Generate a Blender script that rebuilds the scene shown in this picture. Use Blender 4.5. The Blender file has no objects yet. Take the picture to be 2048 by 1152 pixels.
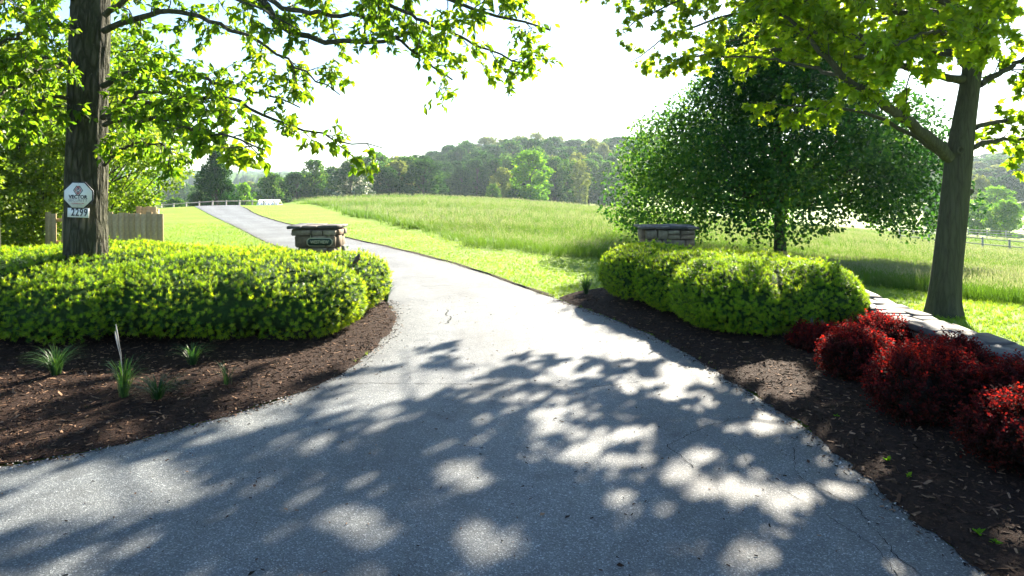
import bpy, math, random
import numpy as np
from mathutils import Vector, Matrix

scene = bpy.context.scene
C = scene.collection
rad = math.radians

# ------------------------------------------------------------------ camera
CAM_H = 2.4
F_PX, U0, VH = 1365.0, 1024.0, 362.0
cam_d = bpy.data.cameras.new('camera')
cam = bpy.data.objects.new('camera', cam_d)
C.objects.link(cam)
cam.location = (0, 0, CAM_H)
cam.rotation_euler = (rad(90), 0, 0)
cam_d.sensor_width = 36.0
cam_d.lens = 36.0 * F_PX / 2048.0
cam_d.shift_y = -(576.0 - VH) / 2048.0
cam_d.clip_start = 0.05
cam_d.clip_end = 8000
scene.camera = cam

# ------------------------------------------------------------------ light
SUN_AZ, SUN_EL = 27.0, 28.0
world = bpy.data.worlds.new('World')
scene.world = world
world.use_nodes = True
wn = world.node_tree.nodes
wl = world.node_tree.links
wn.clear()
sky = wn.new('ShaderNodeTexSky')
sky.sky_type = 'NISHITA'
sky.sun_disc = False
sky.sun_elevation = rad(SUN_EL)
sky.sun_rotation = rad(SUN_AZ)
sky.altitude = 100
sky.air_density = 1.0
sky.dust_density = 0.4
sky.ozone_density = 3.0
bg = wn.new('ShaderNodeBackground')
bg.inputs['Strength'].default_value = 0.05
wo = wn.new('ShaderNodeOutputWorld')
wl.new(sky.outputs[0], bg.inputs[0])
wl.new(bg.outputs[0], wo.inputs[0])

sun_d = bpy.data.lights.new('sun', 'SUN')
sun_d.energy = 5.0
sun_d.angle = rad(0.53)
sun_d.color = (1.0, 0.89, 0.72)
sun = bpy.data.objects.new('sun', sun_d)
C.objects.link(sun)
S_DIR = Vector((math.sin(rad(SUN_AZ)) * math.cos(rad(SUN_EL)), math.cos(rad(SUN_AZ)) * math.cos(rad(SUN_EL)), math.sin(rad(SUN_EL))))
sun.rotation_euler = S_DIR.to_track_quat('Z', 'Y').to_euler()
sun.location = S_DIR * 60

scene.view_settings.view_transform = 'Standard'
scene.view_settings.look = 'None'
scene.view_settings.gamma = 1.0
scene.view_settings.use_curve_mapping = False
scene.view_settings.exposure = 2.62

scene.render.engine = 'CYCLES'
cy = scene.cycles
cy.use_denoising = True
cy.max_bounces = 7
cy.diffuse_bounces = 4
cy.glossy_bounces = 2
cy.transmission_bounces = 4
cy.volume_bounces = 1
cy.transparent_max_bounces = 4
cy.sample_clamp_indirect = 6.0
cy.use_adaptive_sampling = True
cy.adaptive_threshold = 0.02

# ------------------------------------------------------------------ helpers
rng = np.random.default_rng(7)


def px(u, v, Y):
    """point at depth Y seen at photograph pixel (u, v)"""
    return np.array([(u - U0) / F_PX * Y, Y, CAM_H - (v - VH) / F_PX * Y])


def tag(o, label=None, cat=None, group=None, kind=None):
    if label: o['label'] = label
    if cat: o['category'] = cat
    if group: o['group'] = group
    if kind: o['kind'] = kind
    return o


def make_mesh(name, V, F, smooth=False, attrs=None):
    """V (n,3), F a face array (m,k) or a list of such arrays"""
    V = np.asarray(V, dtype=np.float32)
    if not isinstance(F, list): F = [F]
    F = [np.asarray(f, dtype=np.int32) for f in F if len(f)]
    me = bpy.data.meshes.new(name)
    me.vertices.add(len(V))
    me.vertices.foreach_set('co', V.ravel())
    loops = np.concatenate([f.ravel() for f in F])
    sizes = np.concatenate([np.full(len(f), f.shape[1], dtype=np.int32) for f in F])
    starts = np.concatenate([[0], np.cumsum(sizes)[:-1]]).astype(np.int32)
    me.loops.add(len(loops))
    me.loops.foreach_set('vertex_index', loops)
    me.polygons.add(len(sizes))
    me.polygons.foreach_set('loop_start', starts)
    if smooth:
        me.polygons.foreach_set('use_smooth', np.ones(len(sizes), dtype=bool))
    if attrs:
        for k, a in attrs.items():
            at = me.attributes.new(k, 'FLOAT', 'POINT')
            at.data.foreach_set('value', np.asarray(a, dtype=np.float32))
    me.update(calc_edges=True)
    return me


def obj(name, me, mat=None, parent=None, loc=None):
    o = bpy.data.objects.new(name, me)
    C.objects.link(o)
    if mat is not None and me is not None and len(me.materials) == 0:
        me.materials.append(mat)
    if parent is not None: o.parent = parent
    if loc is not None: o.location = loc
    return o


def empty(name, loc=(0, 0, 0), rz=0.0):
    o = bpy.data.objects.new(name, None)
    C.objects.link(o)
    o.location = loc
    o.rotation_euler = (0, 0, rz)
    o.empty_display_size = 0.2
    return o


class MB:
    """collects vertices and faces"""
    def __init__(s): s.V = []; s.F = {}; s.n = 0
    def add(s, V, F):
        V = np.asarray(V, float)
        s.V.append(V)
        if not isinstance(F, list): F = [F]
        for f in F:
            f = np.asarray(f, int)
            if len(f): s.F.setdefault(f.shape[1], []).append(f + s.n)
        s.n += len(V)
    def mesh(s, name, smooth=False):
        return make_mesh(name, np.concatenate(s.V), [np.concatenate(f) for f in s.F.values()], smooth)


def tube(pts, radii, sides=6, cap=True, wob=None):
    pts = np.asarray(pts, float); radii = np.asarray(radii, float)
    n = len(pts)
    T = np.gradient(pts, axis=0)
    T /= np.linalg.norm(T, axis=1)[:, None] + 1e-9
    ref = np.array([0.0, 1.0, 0.0]) if abs(T[0][1]) < 0.8 else np.array([1.0, 0, 0])
    A = np.cross(T, ref); A /= np.linalg.norm(A, axis=1)[:, None] + 1e-9
    B = np.cross(T, A)
    th = np.linspace(0, 2 * np.pi, sides, endpoint=False)
    rr = radii[:, None] * np.ones(sides)[None]
    if wob is not None: rr = rr * wob
    V = pts[:, None] + rr[..., None] * (np.cos(th)[None, :, None] * A[:, None] + np.sin(th)[None, :, None] * B[:, None])
    V = V.reshape(-1, 3)
    i = np.arange(n - 1)[:, None]; j = np.arange(sides)[None]
    F = np.stack([i * sides + j, i * sides + (j + 1) % sides, (i + 1) * sides + (j + 1) % sides, (i + 1) * sides + j], -1).reshape(-1, 4)
    Fs = [F]
    if cap:
        V = np.concatenate([V, pts[-1:] + T[-1:] * radii[-1] * 0.3])
        k = len(V) - 1; b = (n - 1) * sides
        Fs.append(np.array([[b + q, b + (q + 1) % sides, k] for q in range(sides)]))
    return V, Fs


def box(cx, cy, cz, sx, sy, sz, jit=0.0, r=None):
    V = np.array([[x, y, z] for z in (-.5, .5) for y in (-.5, .5) for x in (-.5, .5)]) * [sx, sy, sz]
    if jit: V += (r if r is not None else rng).uniform(-jit, jit, V.shape)
    F = np.array([[0, 2, 3, 1], [4, 5, 7, 6], [0, 1, 5, 4], [2, 6, 7, 3], [0, 4, 6, 2], [1, 3, 7, 5]])
    return V + [cx, cy, cz], F


def frames(D, N):
    """orthonormal frames: y along D, z near N"""
    Y = D / (np.linalg.norm(D, axis=1)[:, None] + 1e-9)
    X = np.cross(Y, N); X /= np.linalg.norm(X, axis=1)[:, None] + 1e-9
    Z = np.cross(X, Y)
    return np.stack([X, Y, Z], -1)      # columns


def scatter(tv, tf, ttone, P, R, S, rnd, name):
    """one mesh out of many placed copies of a template"""
    n, k = len(P), len(tv)
    if np.ndim(S) == 1: S = np.repeat(np.asarray(S)[:, None], 3, 1)
    V = np.einsum('nij,nkj->nki', R, tv[None] * S[:, None, :]) + P[:, None]
    F = (tf[None] + (np.arange(n) * k)[:, None, None]).reshape(-1, tf.shape[1])
    return make_mesh(name, V.reshape(-1, 3), F, False,
                     {'tone': np.tile(ttone, n), 'rnd': np.repeat(rnd, k)})


def scatter_nodes(name, tv, tf, ttone, P, R, S, rnd, mat):
    """grass: points that carry copies of a tuft by geometry nodes"""
    tm = make_mesh(name + '_tuft', tv, tf, False, {'tone': ttone, 'rnd': np.zeros(len(tv))}); tm.materials.append(mat)
    to = bpy.data.objects.new(name + '_tuft', tm)
    me = bpy.data.meshes.new(name)
    n = len(P); me.vertices.add(n); me.vertices.foreach_set('co', np.asarray(P, np.float32).ravel())
    eul = np.array([Matrix(r.tolist()).to_euler('XYZ')[:] for r in R], np.float32)
    if np.ndim(S) == 1: S = np.repeat(np.asarray(S)[:, None], 3, 1)
    for k, a in (('rot', eul), ('scl', np.asarray(S, np.float32))):
        me.attributes.new(k, 'FLOAT_VECTOR', 'POINT').data.foreach_set('vector', a.ravel())
    me.attributes.new('irnd', 'FLOAT', 'POINT').data.foreach_set('value', np.asarray(rnd, np.float32))
    me.materials.append(mat)
    ng = bpy.data.node_groups.new(name, 'GeometryNodeTree')
    ng.interface.new_socket('Geometry', in_out='INPUT', socket_type='NodeSocketGeometry'); ng.interface.new_socket('Geometry', in_out='OUTPUT', socket_type='NodeSocketGeometry')
    gi = ng.nodes.new('NodeGroupInput'); go = ng.nodes.new('NodeGroupOutput'); ip = ng.nodes.new('GeometryNodeInstanceOnPoints')
    oi = ng.nodes.new('GeometryNodeObjectInfo'); oi.inputs['Object'].default_value = to
    ng.links.new(gi.outputs[0], ip.inputs['Points']); ng.links.new(oi.outputs['Geometry'], ip.inputs['Instance'])
    for k, sock in (('rot', 'Rotation'), ('scl', 'Scale')):
        na = ng.nodes.new('GeometryNodeInputNamedAttribute'); na.data_type = 'FLOAT_VECTOR'; na.inputs['Name'].default_value = k
        ng.links.new(na.outputs['Attribute'], ip.inputs[sock])
    ng.links.new(ip.outputs[0], go.inputs[0])
    o = obj(name, me, mat)
    o.modifiers.new('tufts', 'NODES').node_group = ng
    return o


def zrot(n, r, tilt=.12):
    a = r.uniform(0, 6.283, n)
    return frames(np.c_[np.cos(a), np.sin(a), r.normal(0, tilt, n)], np.c_[r.normal(0, tilt, (n, 2)), np.ones(n)])


def inpoly(P, poly):
    poly = np.asarray(poly, float)
    x, y = P[:, 0], P[:, 1]
    c = np.zeros(len(P), bool)
    j = len(poly) - 1
    for i in range(len(poly)):
        xi, yi = poly[i]; xj, yj = poly[j]
        if yi != yj:
            c ^= ((yi > y) != (yj > y)) & (x < (xj - xi) * (y - yi) / (yj - yi) + xi)
        j = i
    return c


def resample(P, n):
    P = np.asarray(P, float)
    d = np.concatenate([[0], np.cumsum(np.linalg.norm(np.diff(P, axis=0), axis=1))])
    t = np.linspace(0, d[-1], n)
    return np.stack([np.interp(t, d, P[:, k]) for k in range(P.shape[1])], -1)


def smooth_line(P, n, it=3):
    Q = np.asarray(P, float)
    for _ in range(it):
        A = Q[:-1] * .75 + Q[1:] * .25; B = Q[:-1] * .25 + Q[1:] * .75
        Q = np.concatenate([Q[:1], np.stack([A, B], 1).reshape(-1, Q.shape[1]), Q[-1:]])
    return resample(Q, n)


def vnoise(P, seed=0, scale=1.0):
    """cheap smooth pseudo noise in -1..1"""
    r = np.random.default_rng(seed)
    out = 0
    for k in range(5):
        w = r.normal(size=P.shape[1]); w *= (0.6 + 0.7 * k) / np.linalg.norm(w) * scale
        out = out + np.sin(P @ w + r.uniform(0, 6.28)) / (1 + .45 * k)
    return out / 2.4


# ------------------------------------------------------------------ materials
def new_mat(name):
    m = bpy.data.materials.new(name); m.use_nodes = True
    nt = m.node_tree; nt.nodes.clear()
    out = nt.nodes.new('ShaderNodeOutputMaterial')
    return m, nt, out


def N(nt, t, **kw):
    n = nt.nodes.new(t)
    for k, v in kw.items():
        if k in n.inputs.keys() if isinstance(k, str) else False: n.inputs[k].default_value = v
        else: setattr(n, k, v)
    return n


def ramp(nt, fac, stops):
    r = nt.nodes.new('ShaderNodeValToRGB')
    while len(r.color_ramp.elements) < len(stops): r.color_ramp.elements.new(0.5)
    for e, (p, c) in zip(r.color_ramp.elements, stops):
        e.position = p; e.color = (c[0], c[1], c[2], 1)
    if fac is not None: nt.links.new(fac, r.inputs[0])
    return r.outputs[0]


def noise(nt, scale, detail=4, rough=.55, vec=None, dist=0.0):
    n = nt.nodes.new('ShaderNodeTexNoise')
    n.inputs['Scale'].default_value = scale; n.inputs['Detail'].default_value = detail
    n.inputs['Roughness'].default_value = rough; n.inputs['Distortion'].default_value = dist
    if vec is not None: nt.links.new(vec, n.inputs['Vector'])
    return n.outputs['Fac']


def mixc(nt, fac, a, b, mode='MIX'):
    m = nt.nodes.new('ShaderNodeMix'); m.data_type = 'RGBA'; m.blend_type = mode
    for s, val in ((m.inputs[0], fac), (m.inputs[6], a), (m.inputs[7], b)):
        if hasattr(val, 'is_output'): nt.links.new(val, s)
        elif isinstance(val, (int, float)): s.default_value = val
        else: s.default_value = (*val, 1)
    return m.outputs[2]


def math_n(nt, op, a, b=0.0):
    m = nt.nodes.new('ShaderNodeMath'); m.operation = op
    for s, val in ((m.inputs[0], a), (m.inputs[1], b)):
        if hasattr(val, 'is_output'): nt.links.new(val, s)
        else: s.default_value = val
    return m.outputs[0]


def attr(nt, name):
    a = nt.nodes.new('ShaderNodeAttribute'); a.attribute_name = name
    return a.outputs['Fac']


def coords(nt, scale=(1, 1, 1), rot=(0, 0, 0)):
    tc = nt.nodes.new('ShaderNodeTexCoord'); mp = nt.nodes.new('ShaderNodeMapping')
    mp.inputs['Scale'].default_value = scale; mp.inputs['Rotation'].default_value = rot
    nt.links.new(tc.outputs['Object'], mp.inputs['Vector'])
    return mp.outputs[0]


def bump(nt, h, strength=.5, dist=.02):
    b = nt.nodes.new('ShaderNodeBump')
    b.inputs['Strength'].default_value = strength; b.inputs['Distance'].default_value = dist
    nt.links.new(h, b.inputs['Height'])
    return b.outputs[0]


def principled(nt, out, col, rough=.7, spec=.3, normal=None):
    p = nt.nodes.new('ShaderNodeBsdfPrincipled')
    if hasattr(col, 'is_output'): nt.links.new(col, p.inputs['Base Color'])
    else: p.inputs['Base Color'].default_value = (*col, 1)
    if hasattr(rough, 'is_output'): nt.links.new(rough, p.inputs['Roughness'])
    else: p.inputs['Roughness'].default_value = rough
    p.inputs['Specular IOR Level'].default_value = spec
    if normal is not None: nt.links.new(normal, p.inputs['Normal'])
    nt.links.new(p.outputs[0], out.inputs['Surface'])
    return p


def leaf_mat(name, stops, tone_stops=None, trans=.5, tr_gain=(1.5, 1.45, .7), rough=.45, spec=.25):
    """leaf: colour by per-leaf random value, optionally by position along the template; light passes through"""
    m, nt, out = new_mat(name)
    ai = nt.nodes.new('ShaderNodeAttribute'); ai.attribute_type = 'INSTANCER'; ai.attribute_name = 'irnd'
    col = ramp(nt, math_n(nt, 'ADD', attr(nt, 'rnd'), ai.outputs['Fac']), stops)
    if tone_stops:
        t = attr(nt, 'tone')
        c2 = ramp(nt, t, [(p, c) for p, c, a in tone_stops])
        a2 = ramp(nt, t, [(p, (a, a, a)) for p, c, a in tone_stops])
        col = mixc(nt, a2, col, c2)
    p = principled(nt, out, col, rough, spec)
    tr = nt.nodes.new('ShaderNodeBsdfTranslucent')
    g = mixc(nt, 1.0, col, tr_gain, 'MULTIPLY')
    nt.links.new(g, tr.inputs[0])
    mx = nt.nodes.new('ShaderNodeMixShader'); mx.inputs[0].default_value = trans
    nt.links.new(p.outputs[0], mx.inputs[1]); nt.links.new(tr.outputs[0], mx.inputs[2])
    nt.links.new(mx.outputs[0], out.inputs['Surface'])
    return m


def bark_mat(name, c0, c1, sx, sz, strength, dist):
    m, nt, out = new_mat(name)
    v = coords(nt, (sx, sx, sz))
    w = nt.nodes.new('ShaderNodeTexVoronoi'); w.feature = 'DISTANCE_TO_EDGE'
    nd = nt.nodes.new('ShaderNodeTexNoise'); nd.inputs['Scale'].default_value = 1.6; nd.inputs['Detail'].default_value = 3
    nt.links.new(v, nd.inputs['Vector'])
    ad = nt.nodes.new('ShaderNodeVectorMath'); ad.operation = 'MULTIPLY_ADD'
    ad.inputs[1].default_value = (.9, .9, .9)
    nt.links.new(nd.outputs['Color'], ad.inputs[0]); nt.links.new(v, ad.inputs[2])
    nt.links.new(ad.outputs[0], w.inputs['Vector']); w.inputs['Scale'].default_value = 1.0
    r = nt.nodes.new('ShaderNodeMapRange'); r.inputs['From Max'].default_value = .32
    nt.links.new(w.outputs['Distance'], r.inputs['Value'])
    fine = noise(nt, 6, 6, .7, v)
    big = noise(nt, .8, 3, .5, v)
    h = math_n(nt, 'MULTIPLY_ADD', fine, .45); nt.links.new(r.outputs[0], h.node.inputs[2])
    colr = ramp(nt, math_n(nt, 'MULTIPLY', h, .72), [(0.0, tuple(c * .35 for c in c0)), (.35, c0), (1.0, c1)])
    col = mixc(nt, math_n(nt, 'MULTIPLY', big, .45), colr, (.10, .12, .06))
    principled(nt, out, col, .9, .15, bump(nt, h, strength, dist))
    return m


M = {}
M['bark_furrowed'] = bark_mat('bark_furrowed', (.03, .026, .022), (.10, .088, .075), 11, 2.6, 1.0, .05)
M['bark_maple'] = bark_mat('bark_maple', (.042, .038, .029), (.06, .055, .043), 16, 1.7, .35, .01)
M['bark_dark'] = bark_mat('bark_dark', (.03, .026, .022), (.07, .06, .05), 8, 3, .6, .02)

M['leaf_oak'] = leaf_mat('leaf_oak', [(0, (.05, .13, .012)), (.5, (.10, .20, .014)), (1, (.18, .27, .018))], trans=.68, tr_gain=(1.8, 1.6, .6))
M['leaf_maple'] = leaf_mat('leaf_maple', [(0, (.08, .165, .012)), (.5, (.14, .24, .014)), (1, (.23, .31, .02))], trans=.7, tr_gain=(2.0, 1.75, .6))
M['leaf_dark'] = leaf_mat('leaf_dark', [(0, (.010, .046, .012)), (.5, (.032, .11, .02)), (1, (.12, .24, .03))], trans=.5, rough=.6, spec=.15)
M['leaf_under'] = leaf_mat('leaf_under', [(0, (.06, .125, .012)), (.5, (.13, .21, .016)), (1, (.22, .29, .04))], trans=.6)
M['leaf_wood'] = leaf_mat('leaf_wood', [(0, (.024, .08, .016)), (.5, (.05, .135, .02)), (1, (.15, .23, .03))], trans=.48, rough=.9, spec=.03)
M['leaf_wood_dark'] = leaf_mat('leaf_wood_dark', [(0, (.012, .046, .014)), (.5, (.022, .076, .018)), (1, (.065, .14, .026))], trans=.35, rough=.9, spec=.03)
M['leaf_lime'] = leaf_mat('leaf_lime', [(0, (.06, .17, .014)), (.5, (.11, .25, .016)), (1, (.20, .33, .02))], trans=.55, rough=.9, spec=.03)
M['leaf_pale'] = leaf_mat('leaf_pale', [(0, (.10, .14, .04)), (.5, (.15, .19, .05)), (1, (.22, .25, .08))], trans=.4, rough=.9, spec=.03)
M['leaf_blossom'] = leaf_mat('leaf_blossom', [(0, (.04, .09, .03)), (.55, (.07, .12, .05)), (.75, (.5, .5, .4)), (1, (.6, .58, .48))], trans=.3, tr_gain=(1.1, 1.1, 1))
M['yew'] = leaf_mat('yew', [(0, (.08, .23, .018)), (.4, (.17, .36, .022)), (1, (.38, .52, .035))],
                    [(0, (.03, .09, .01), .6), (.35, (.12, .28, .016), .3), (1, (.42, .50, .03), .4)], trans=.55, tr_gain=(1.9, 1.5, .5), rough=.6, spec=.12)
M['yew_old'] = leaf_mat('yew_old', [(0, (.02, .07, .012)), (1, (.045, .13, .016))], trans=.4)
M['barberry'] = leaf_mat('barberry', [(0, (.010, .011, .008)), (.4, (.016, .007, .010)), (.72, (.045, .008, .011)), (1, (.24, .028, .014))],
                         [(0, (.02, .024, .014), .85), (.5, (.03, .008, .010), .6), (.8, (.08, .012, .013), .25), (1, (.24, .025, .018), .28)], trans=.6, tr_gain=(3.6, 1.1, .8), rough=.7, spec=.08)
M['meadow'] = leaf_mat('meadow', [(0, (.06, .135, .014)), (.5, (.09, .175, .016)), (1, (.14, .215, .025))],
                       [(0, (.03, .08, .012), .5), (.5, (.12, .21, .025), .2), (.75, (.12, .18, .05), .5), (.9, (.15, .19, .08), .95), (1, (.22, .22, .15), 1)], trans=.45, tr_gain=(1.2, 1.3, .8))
M['lawn_blade'] = leaf_mat('lawn_blade', [(0, (.09, .19, .016)), (.5, (.16, .28, .022)), (1, (.25, .36, .035))], trans=.5)
M['liriope'] = leaf_mat('liriope', [(0, (.012, .04, .016)), (.6, (.022, .07, .02)), (1, (.06, .12, .025))], trans=.4)


def lawn_material():
    m, nt, out = new_mat('lawn')
    v = coords(nt)
    a = noise(nt, .35, 4, .6, v); b = noise(nt, 9, 5, .7, v); c = noise(nt, 70, 3, .7, v)
    col = ramp(nt, a, [(.28, (.12, .24, .020)), (.5, (.18, .30, .024)), (.72, (.26, .36, .045))])
    col = mixc(nt, .5, col, ramp(nt, b, [(.3, (.11, .21, .018)), (.7, (.25, .35, .04))]))
    h = math_n(nt, 'ADD', b, c)
    principled(nt, out, col, .8, .12, bump(nt, h, .9, .06))
    return m


def asphalt_material():
    m, nt, out = new_mat('asphalt')
    v = coords(nt)
    vo = nt.nodes.new('ShaderNodeTexVoronoi'); vo.inputs['Scale'].default_value = 120
    nt.links.new(v, vo.inputs['Vector'])
    sp = nt.nodes.new('ShaderNodeSeparateColor'); nt.links.new(vo.outputs['Color'], sp.inputs[0])
    grain = ramp(nt, sp.outputs[0], [(0, (.072, .072, .071)), (.5, (.112, .11, .107)), (.85, (.15, .146, .138)), (1, (.32, .31, .29))])
    big = noise(nt, .55, 5, .6, v); mid = noise(nt, 4.5, 5, .65, v)
    st = ramp(nt, big, [(.3, (.66, .66, .68)), (.5, (.98, .98, .98)), (.7, (1.25, 1.22, 1.18))])
    col = mixc(nt, 1.0, grain, st, 'MULTIPLY')
    st2 = ramp(nt, mid, [(.3, (.8, .8, .8)), (.7, (1.12, 1.12, 1.12))])
    col = mixc(nt, 1.0, col, st2, 'MULTIPLY')
    trk = ramp(nt, attr(nt, 'across'), [(0, (.68, .66, .63)), (.07, (.92, .92, .91)), (.27, (1.12, 1.12, 1.12)), (.5, (.90, .90, .91)), (.73, (1.12, 1.12, 1.12)), (.93, (.92, .92, .91)), (1, (.68, .66, .63))])
    col = mixc(nt, 1.0, col, trk, 'MULTIPLY')
    spot = noise(nt, 1.4, 2, .5, coords(nt, (1, 1, 1), (0, 0, 1.0)), .6)
    col = mixc(nt, ramp(nt, spot, [(.66, (0, 0, 0)), (.72, (.45, .45, .45))]), col, (.045, .045, .047))
    h = math_n(nt, 'ADD', vo.outputs['Distance'], noise(nt, 30, 4, .7, v))
    p = principled(nt, out, mixc(nt, 1.0, col, (.87, 1.0, 1.12), 'MULTIPLY'), .7, .25, bump(nt, h, .4, .008))
    p.inputs['Sheen Weight'].default_value = .07; p.inputs['Sheen Roughness'].default_value = .35
    return m


def mulch_material():
    m, nt, out = new_mat('mulch')
    v = coords(nt)
    a = noise(nt, 28, 5, .7, v, 1.0); b = noise(nt, 2.2, 3, .5, v)
    col = ramp(nt, a, [(.3, (.009, .005, .004)), (.55, (.03, .016, .011)), (.75, (.085, .047, .03))])
    principled(nt, out, mixc(nt, math_n(nt, 'MULTIPLY', b, .35), col, (.03, .02, .016)), .95, .1, bump(nt, a, 1.0, .03))
    return m


def island_mat(name, stops, rough=.85, spec=.2, nscale=14, amt=.45, bmp=.4, dist=.006):
    """colour differs from piece to piece, and from object to object"""
    m, nt, out = new_mat(name)
    g = nt.nodes.new('ShaderNodeNewGeometry'); oi = nt.nodes.new('ShaderNodeObjectInfo')
    f = math_n(nt, 'FRACT', math_n(nt, 'ADD', g.outputs['Random Per Island'], oi.outputs['Random']))
    col = ramp(nt, f, stops)
    n = noise(nt, nscale, 6, .65, coords(nt))
    sh = ramp(nt, n, [(.3, (1 - amt,) * 3), (.7, (1 + amt * .6,) * 3)])
    principled(nt, out, mixc(nt, 1.0, col, sh, 'MULTIPLY'), rough, spec, bump(nt, n, bmp, dist))
    return m


def plain(name, col, rough=.6, spec=.3, nscale=0, amt=.2):
    m, nt, out = new_mat(name)
    if nscale:
        n = noise(nt, nscale, 5, .6, coords(nt))
        sh = ramp(nt, n, [(.3, (1 - amt,) * 3), (.7, (1 + amt,) * 3)])
        principled(nt, out, mixc(nt, 1.0, col, sh, 'MULTIPLY'), rough, spec, bump(nt, n, .2, .004))
    else:
        principled(nt, out, col, rough, spec)
    return m


M['lawn'] = lawn_material()
M['asphalt'] = asphalt_material()
M['mulch'] = mulch_material()
M['crack'] = plain('crack', (.018, .018, .018), .95, .05)
M['soil'] = plain('soil', (.05, .045, .028), .95, .05, 22, .7)
M['chip'] = island_mat('chip', [(0, (.012, .008, .006)), (.4, (.026, .014, .009)), (.78, (.075, .04, .024)), (1, (.26, .16, .10))], .9, .15, 30, .3)
M['gravel'] = island_mat('gravel', [(0, (.12, .12, .12)), (.5, (.25, .24, .23)), (1, (.5, .48, .45))], .9, .2, 40, .2)
M['stone'] = island_mat('stone', [(0, (.13, .10, .065)), (.3, (.19, .165, .13)), (.55, (.22, .14, .085)), (.8, (.15, .165, .13)), (1, (.27, .225, .17))], .85, .25, 9, .5, .7, .02)
M['flagstone'] = island_mat('flagstone', [(0, (.045, .048, .055)), (.4, (.075, .08, .088)), (.7, (.12, .108, .098)), (1, (.065, .058, .057))], .8, .35, 7, .5, .6, .015)
M['mortar'] = plain('mortar', (.10, .09, .075), .95, .1, 25, .4)
M['fence_wood'] = island_mat('fence_wood', [(0, (.40, .29, .15)), (.5, (.45, .33, .175)), (1, (.5, .375, .21))], .8, .2, 12, .25)
M['rail_wood'] = island_mat('rail_wood', [(0, (.28, .26, .23)), (1, (.42, .40, .36))], .85, .2, 8, .3)
M['white_paint'] = plain('white_paint', (.78, .80, .83), .45, .4)
M['navy'] = plain('navy', (.012, .016, .035), .5, .4)
M['red_ink'] = plain('red_ink', (.45, .03, .04), .5, .3)
M['grey_ink'] = plain('grey_ink', (.22, .23, .25), .5, .3)
M['sign_green'] = plain('sign_green', (.006, .035, .02), .4, .4)
M['gold_trim'] = plain('gold_trim', (.36, .36, .24), .45, .4)
M['metal_roof'] = plain('metal_roof', (.75, .75, .74), .4, .5)
M['shed_wall'] = plain('shed_wall', (.35, .33, .3), .8, .2, 6)
M['bird_back'] = plain('bird_back', (.07, .06, .05), .7, .2, 60, .3)
M['bird_breast'] = plain('bird_breast', (.13, .07, .035), .7, .2)
M['beak'] = plain('beak', (.4, .28, .06), .5, .3)
M['far_wood'] = plain('far_wood', (.045, .085, .03), .95, .05, .05, .5)

# ------------------------------------------------------------------ terrain
CP = np.array([
    (-20, -10, 0), (0, -12, 0), (20, -10, 0), (-15, 5, 0), (0, 5, 0), (6, 5, 0), (-15, 15, 0), (0, 15, 0), (6, 12, 0), (8, 13, 0), (-5, 10, 0), (3, 9, 0),
    (-9, 25, 0), (-19, 45, 0), (-27, 60, 0.05), (-4, 24, 0), (-13, 50, .05), (-29, 66, 0.0), (-21, 66, .1),
    (-20, 30, 0), (-35, 50, -.15), (-38, 62, -.35), (-35, 82, -2.2), (-24, 84, -1.2), (-50, 120, -7),
    (-31, 98, -.55), (-14, 100, 0), (-18, 70, .15), (0, 90, -.45), (5.6, 100, -1.3), (13, 100, -1.9), (-3, 60, -.1), (3, 35, -.15),
    (-40, 150, -6), (-14, 150, -3.2), (10, 150, -4), (30, 190, -5), (50, 150, -6),
    (11, 28, -.95), (16, 15, -.5), (25, 30, -1.8), (42, 60, -3.9), (85, 120, -7.6), (62, 82, -5.3), (30, 62, -2.7), (74, 100, -6.5),
    (100, 40, -5), (40, 0, -1.5), (-60, 20, 0), (-60, -20, 0), (-70, 70, -2),
    (0, 320, 8), (45, 350, 11), (120, 420, 14), (-45, 280, 1), (215, 300, 3), (120, 200, -4), (-120, 250, -14), (260, 150, 0), (200, 60, -5),
    (-120, 120, -8), (-200, 450, -26), (60, 600, 14), (-100, 700, -20), (350, 500, 20), (350, 0, -5), (-350, 0, -6), (0, -300, 0), (-400, 300, -20)], float)


def tps_fit(P):
    n = len(P); X = P[:, :2] / 100.0
    d = np.linalg.norm(X[:, None] - X[None], axis=2)
    K = np.where(d > 0, d ** 2 * np.log(d + 1e-12), 0) + np.eye(n) * 1e-4
    A = np.zeros((n + 3, n + 3)); A[:n, :n] = K
    A[:n, n:] = np.c_[np.ones(n), X]; A[n:, :n] = A[:n, n:].T
    return np.linalg.solve(A, np.r_[P[:, 2], 0, 0, 0]), X


TW, TX = tps_fit(CP)


def terrain(x, y):
    x = np.atleast_1d(np.asarray(x, float)); y = np.atleast_1d(np.asarray(y, float))
    q = np.stack([x.ravel(), y.ravel()], -1)
    far = np.hypot(q[:, 0], q[:, 1])
    s = np.minimum(1.0, 560.0 / np.maximum(far, 1e-6))
    qq = q * s[:, None] / 100.0
    out = np.empty(len(q))
    for a in range(0, len(q), 20000):
        d = np.linalg.norm(qq[a:a + 20000, None] - TX[None], axis=2)
        K = np.where(d > 0, d ** 2 * np.log(d + 1e-12), 0)
        out[a:a + 20000] = K @ TW[:-3] + TW[-3] + qq[a:a + 20000] @ TW[-2:]
    # beyond half a kilometre the land eases into low far ridges
    k = np.clip((far - 450) / 900, 0, 1); k = k * k * (3 - 2 * k)
    ridge = 6 + 9 * np.sin(q[:, 0] * .0031 + .4) + 5 * np.sin(q[:, 0] * .0083 + 1.1) - 25 * np.exp(-((far - 1100) / 350) ** 2)
    out = out * (1 - k) + ridge * k
    return out.reshape(x.shape)


def T1(x, y): return float(terrain([x], [y])[0])


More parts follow.
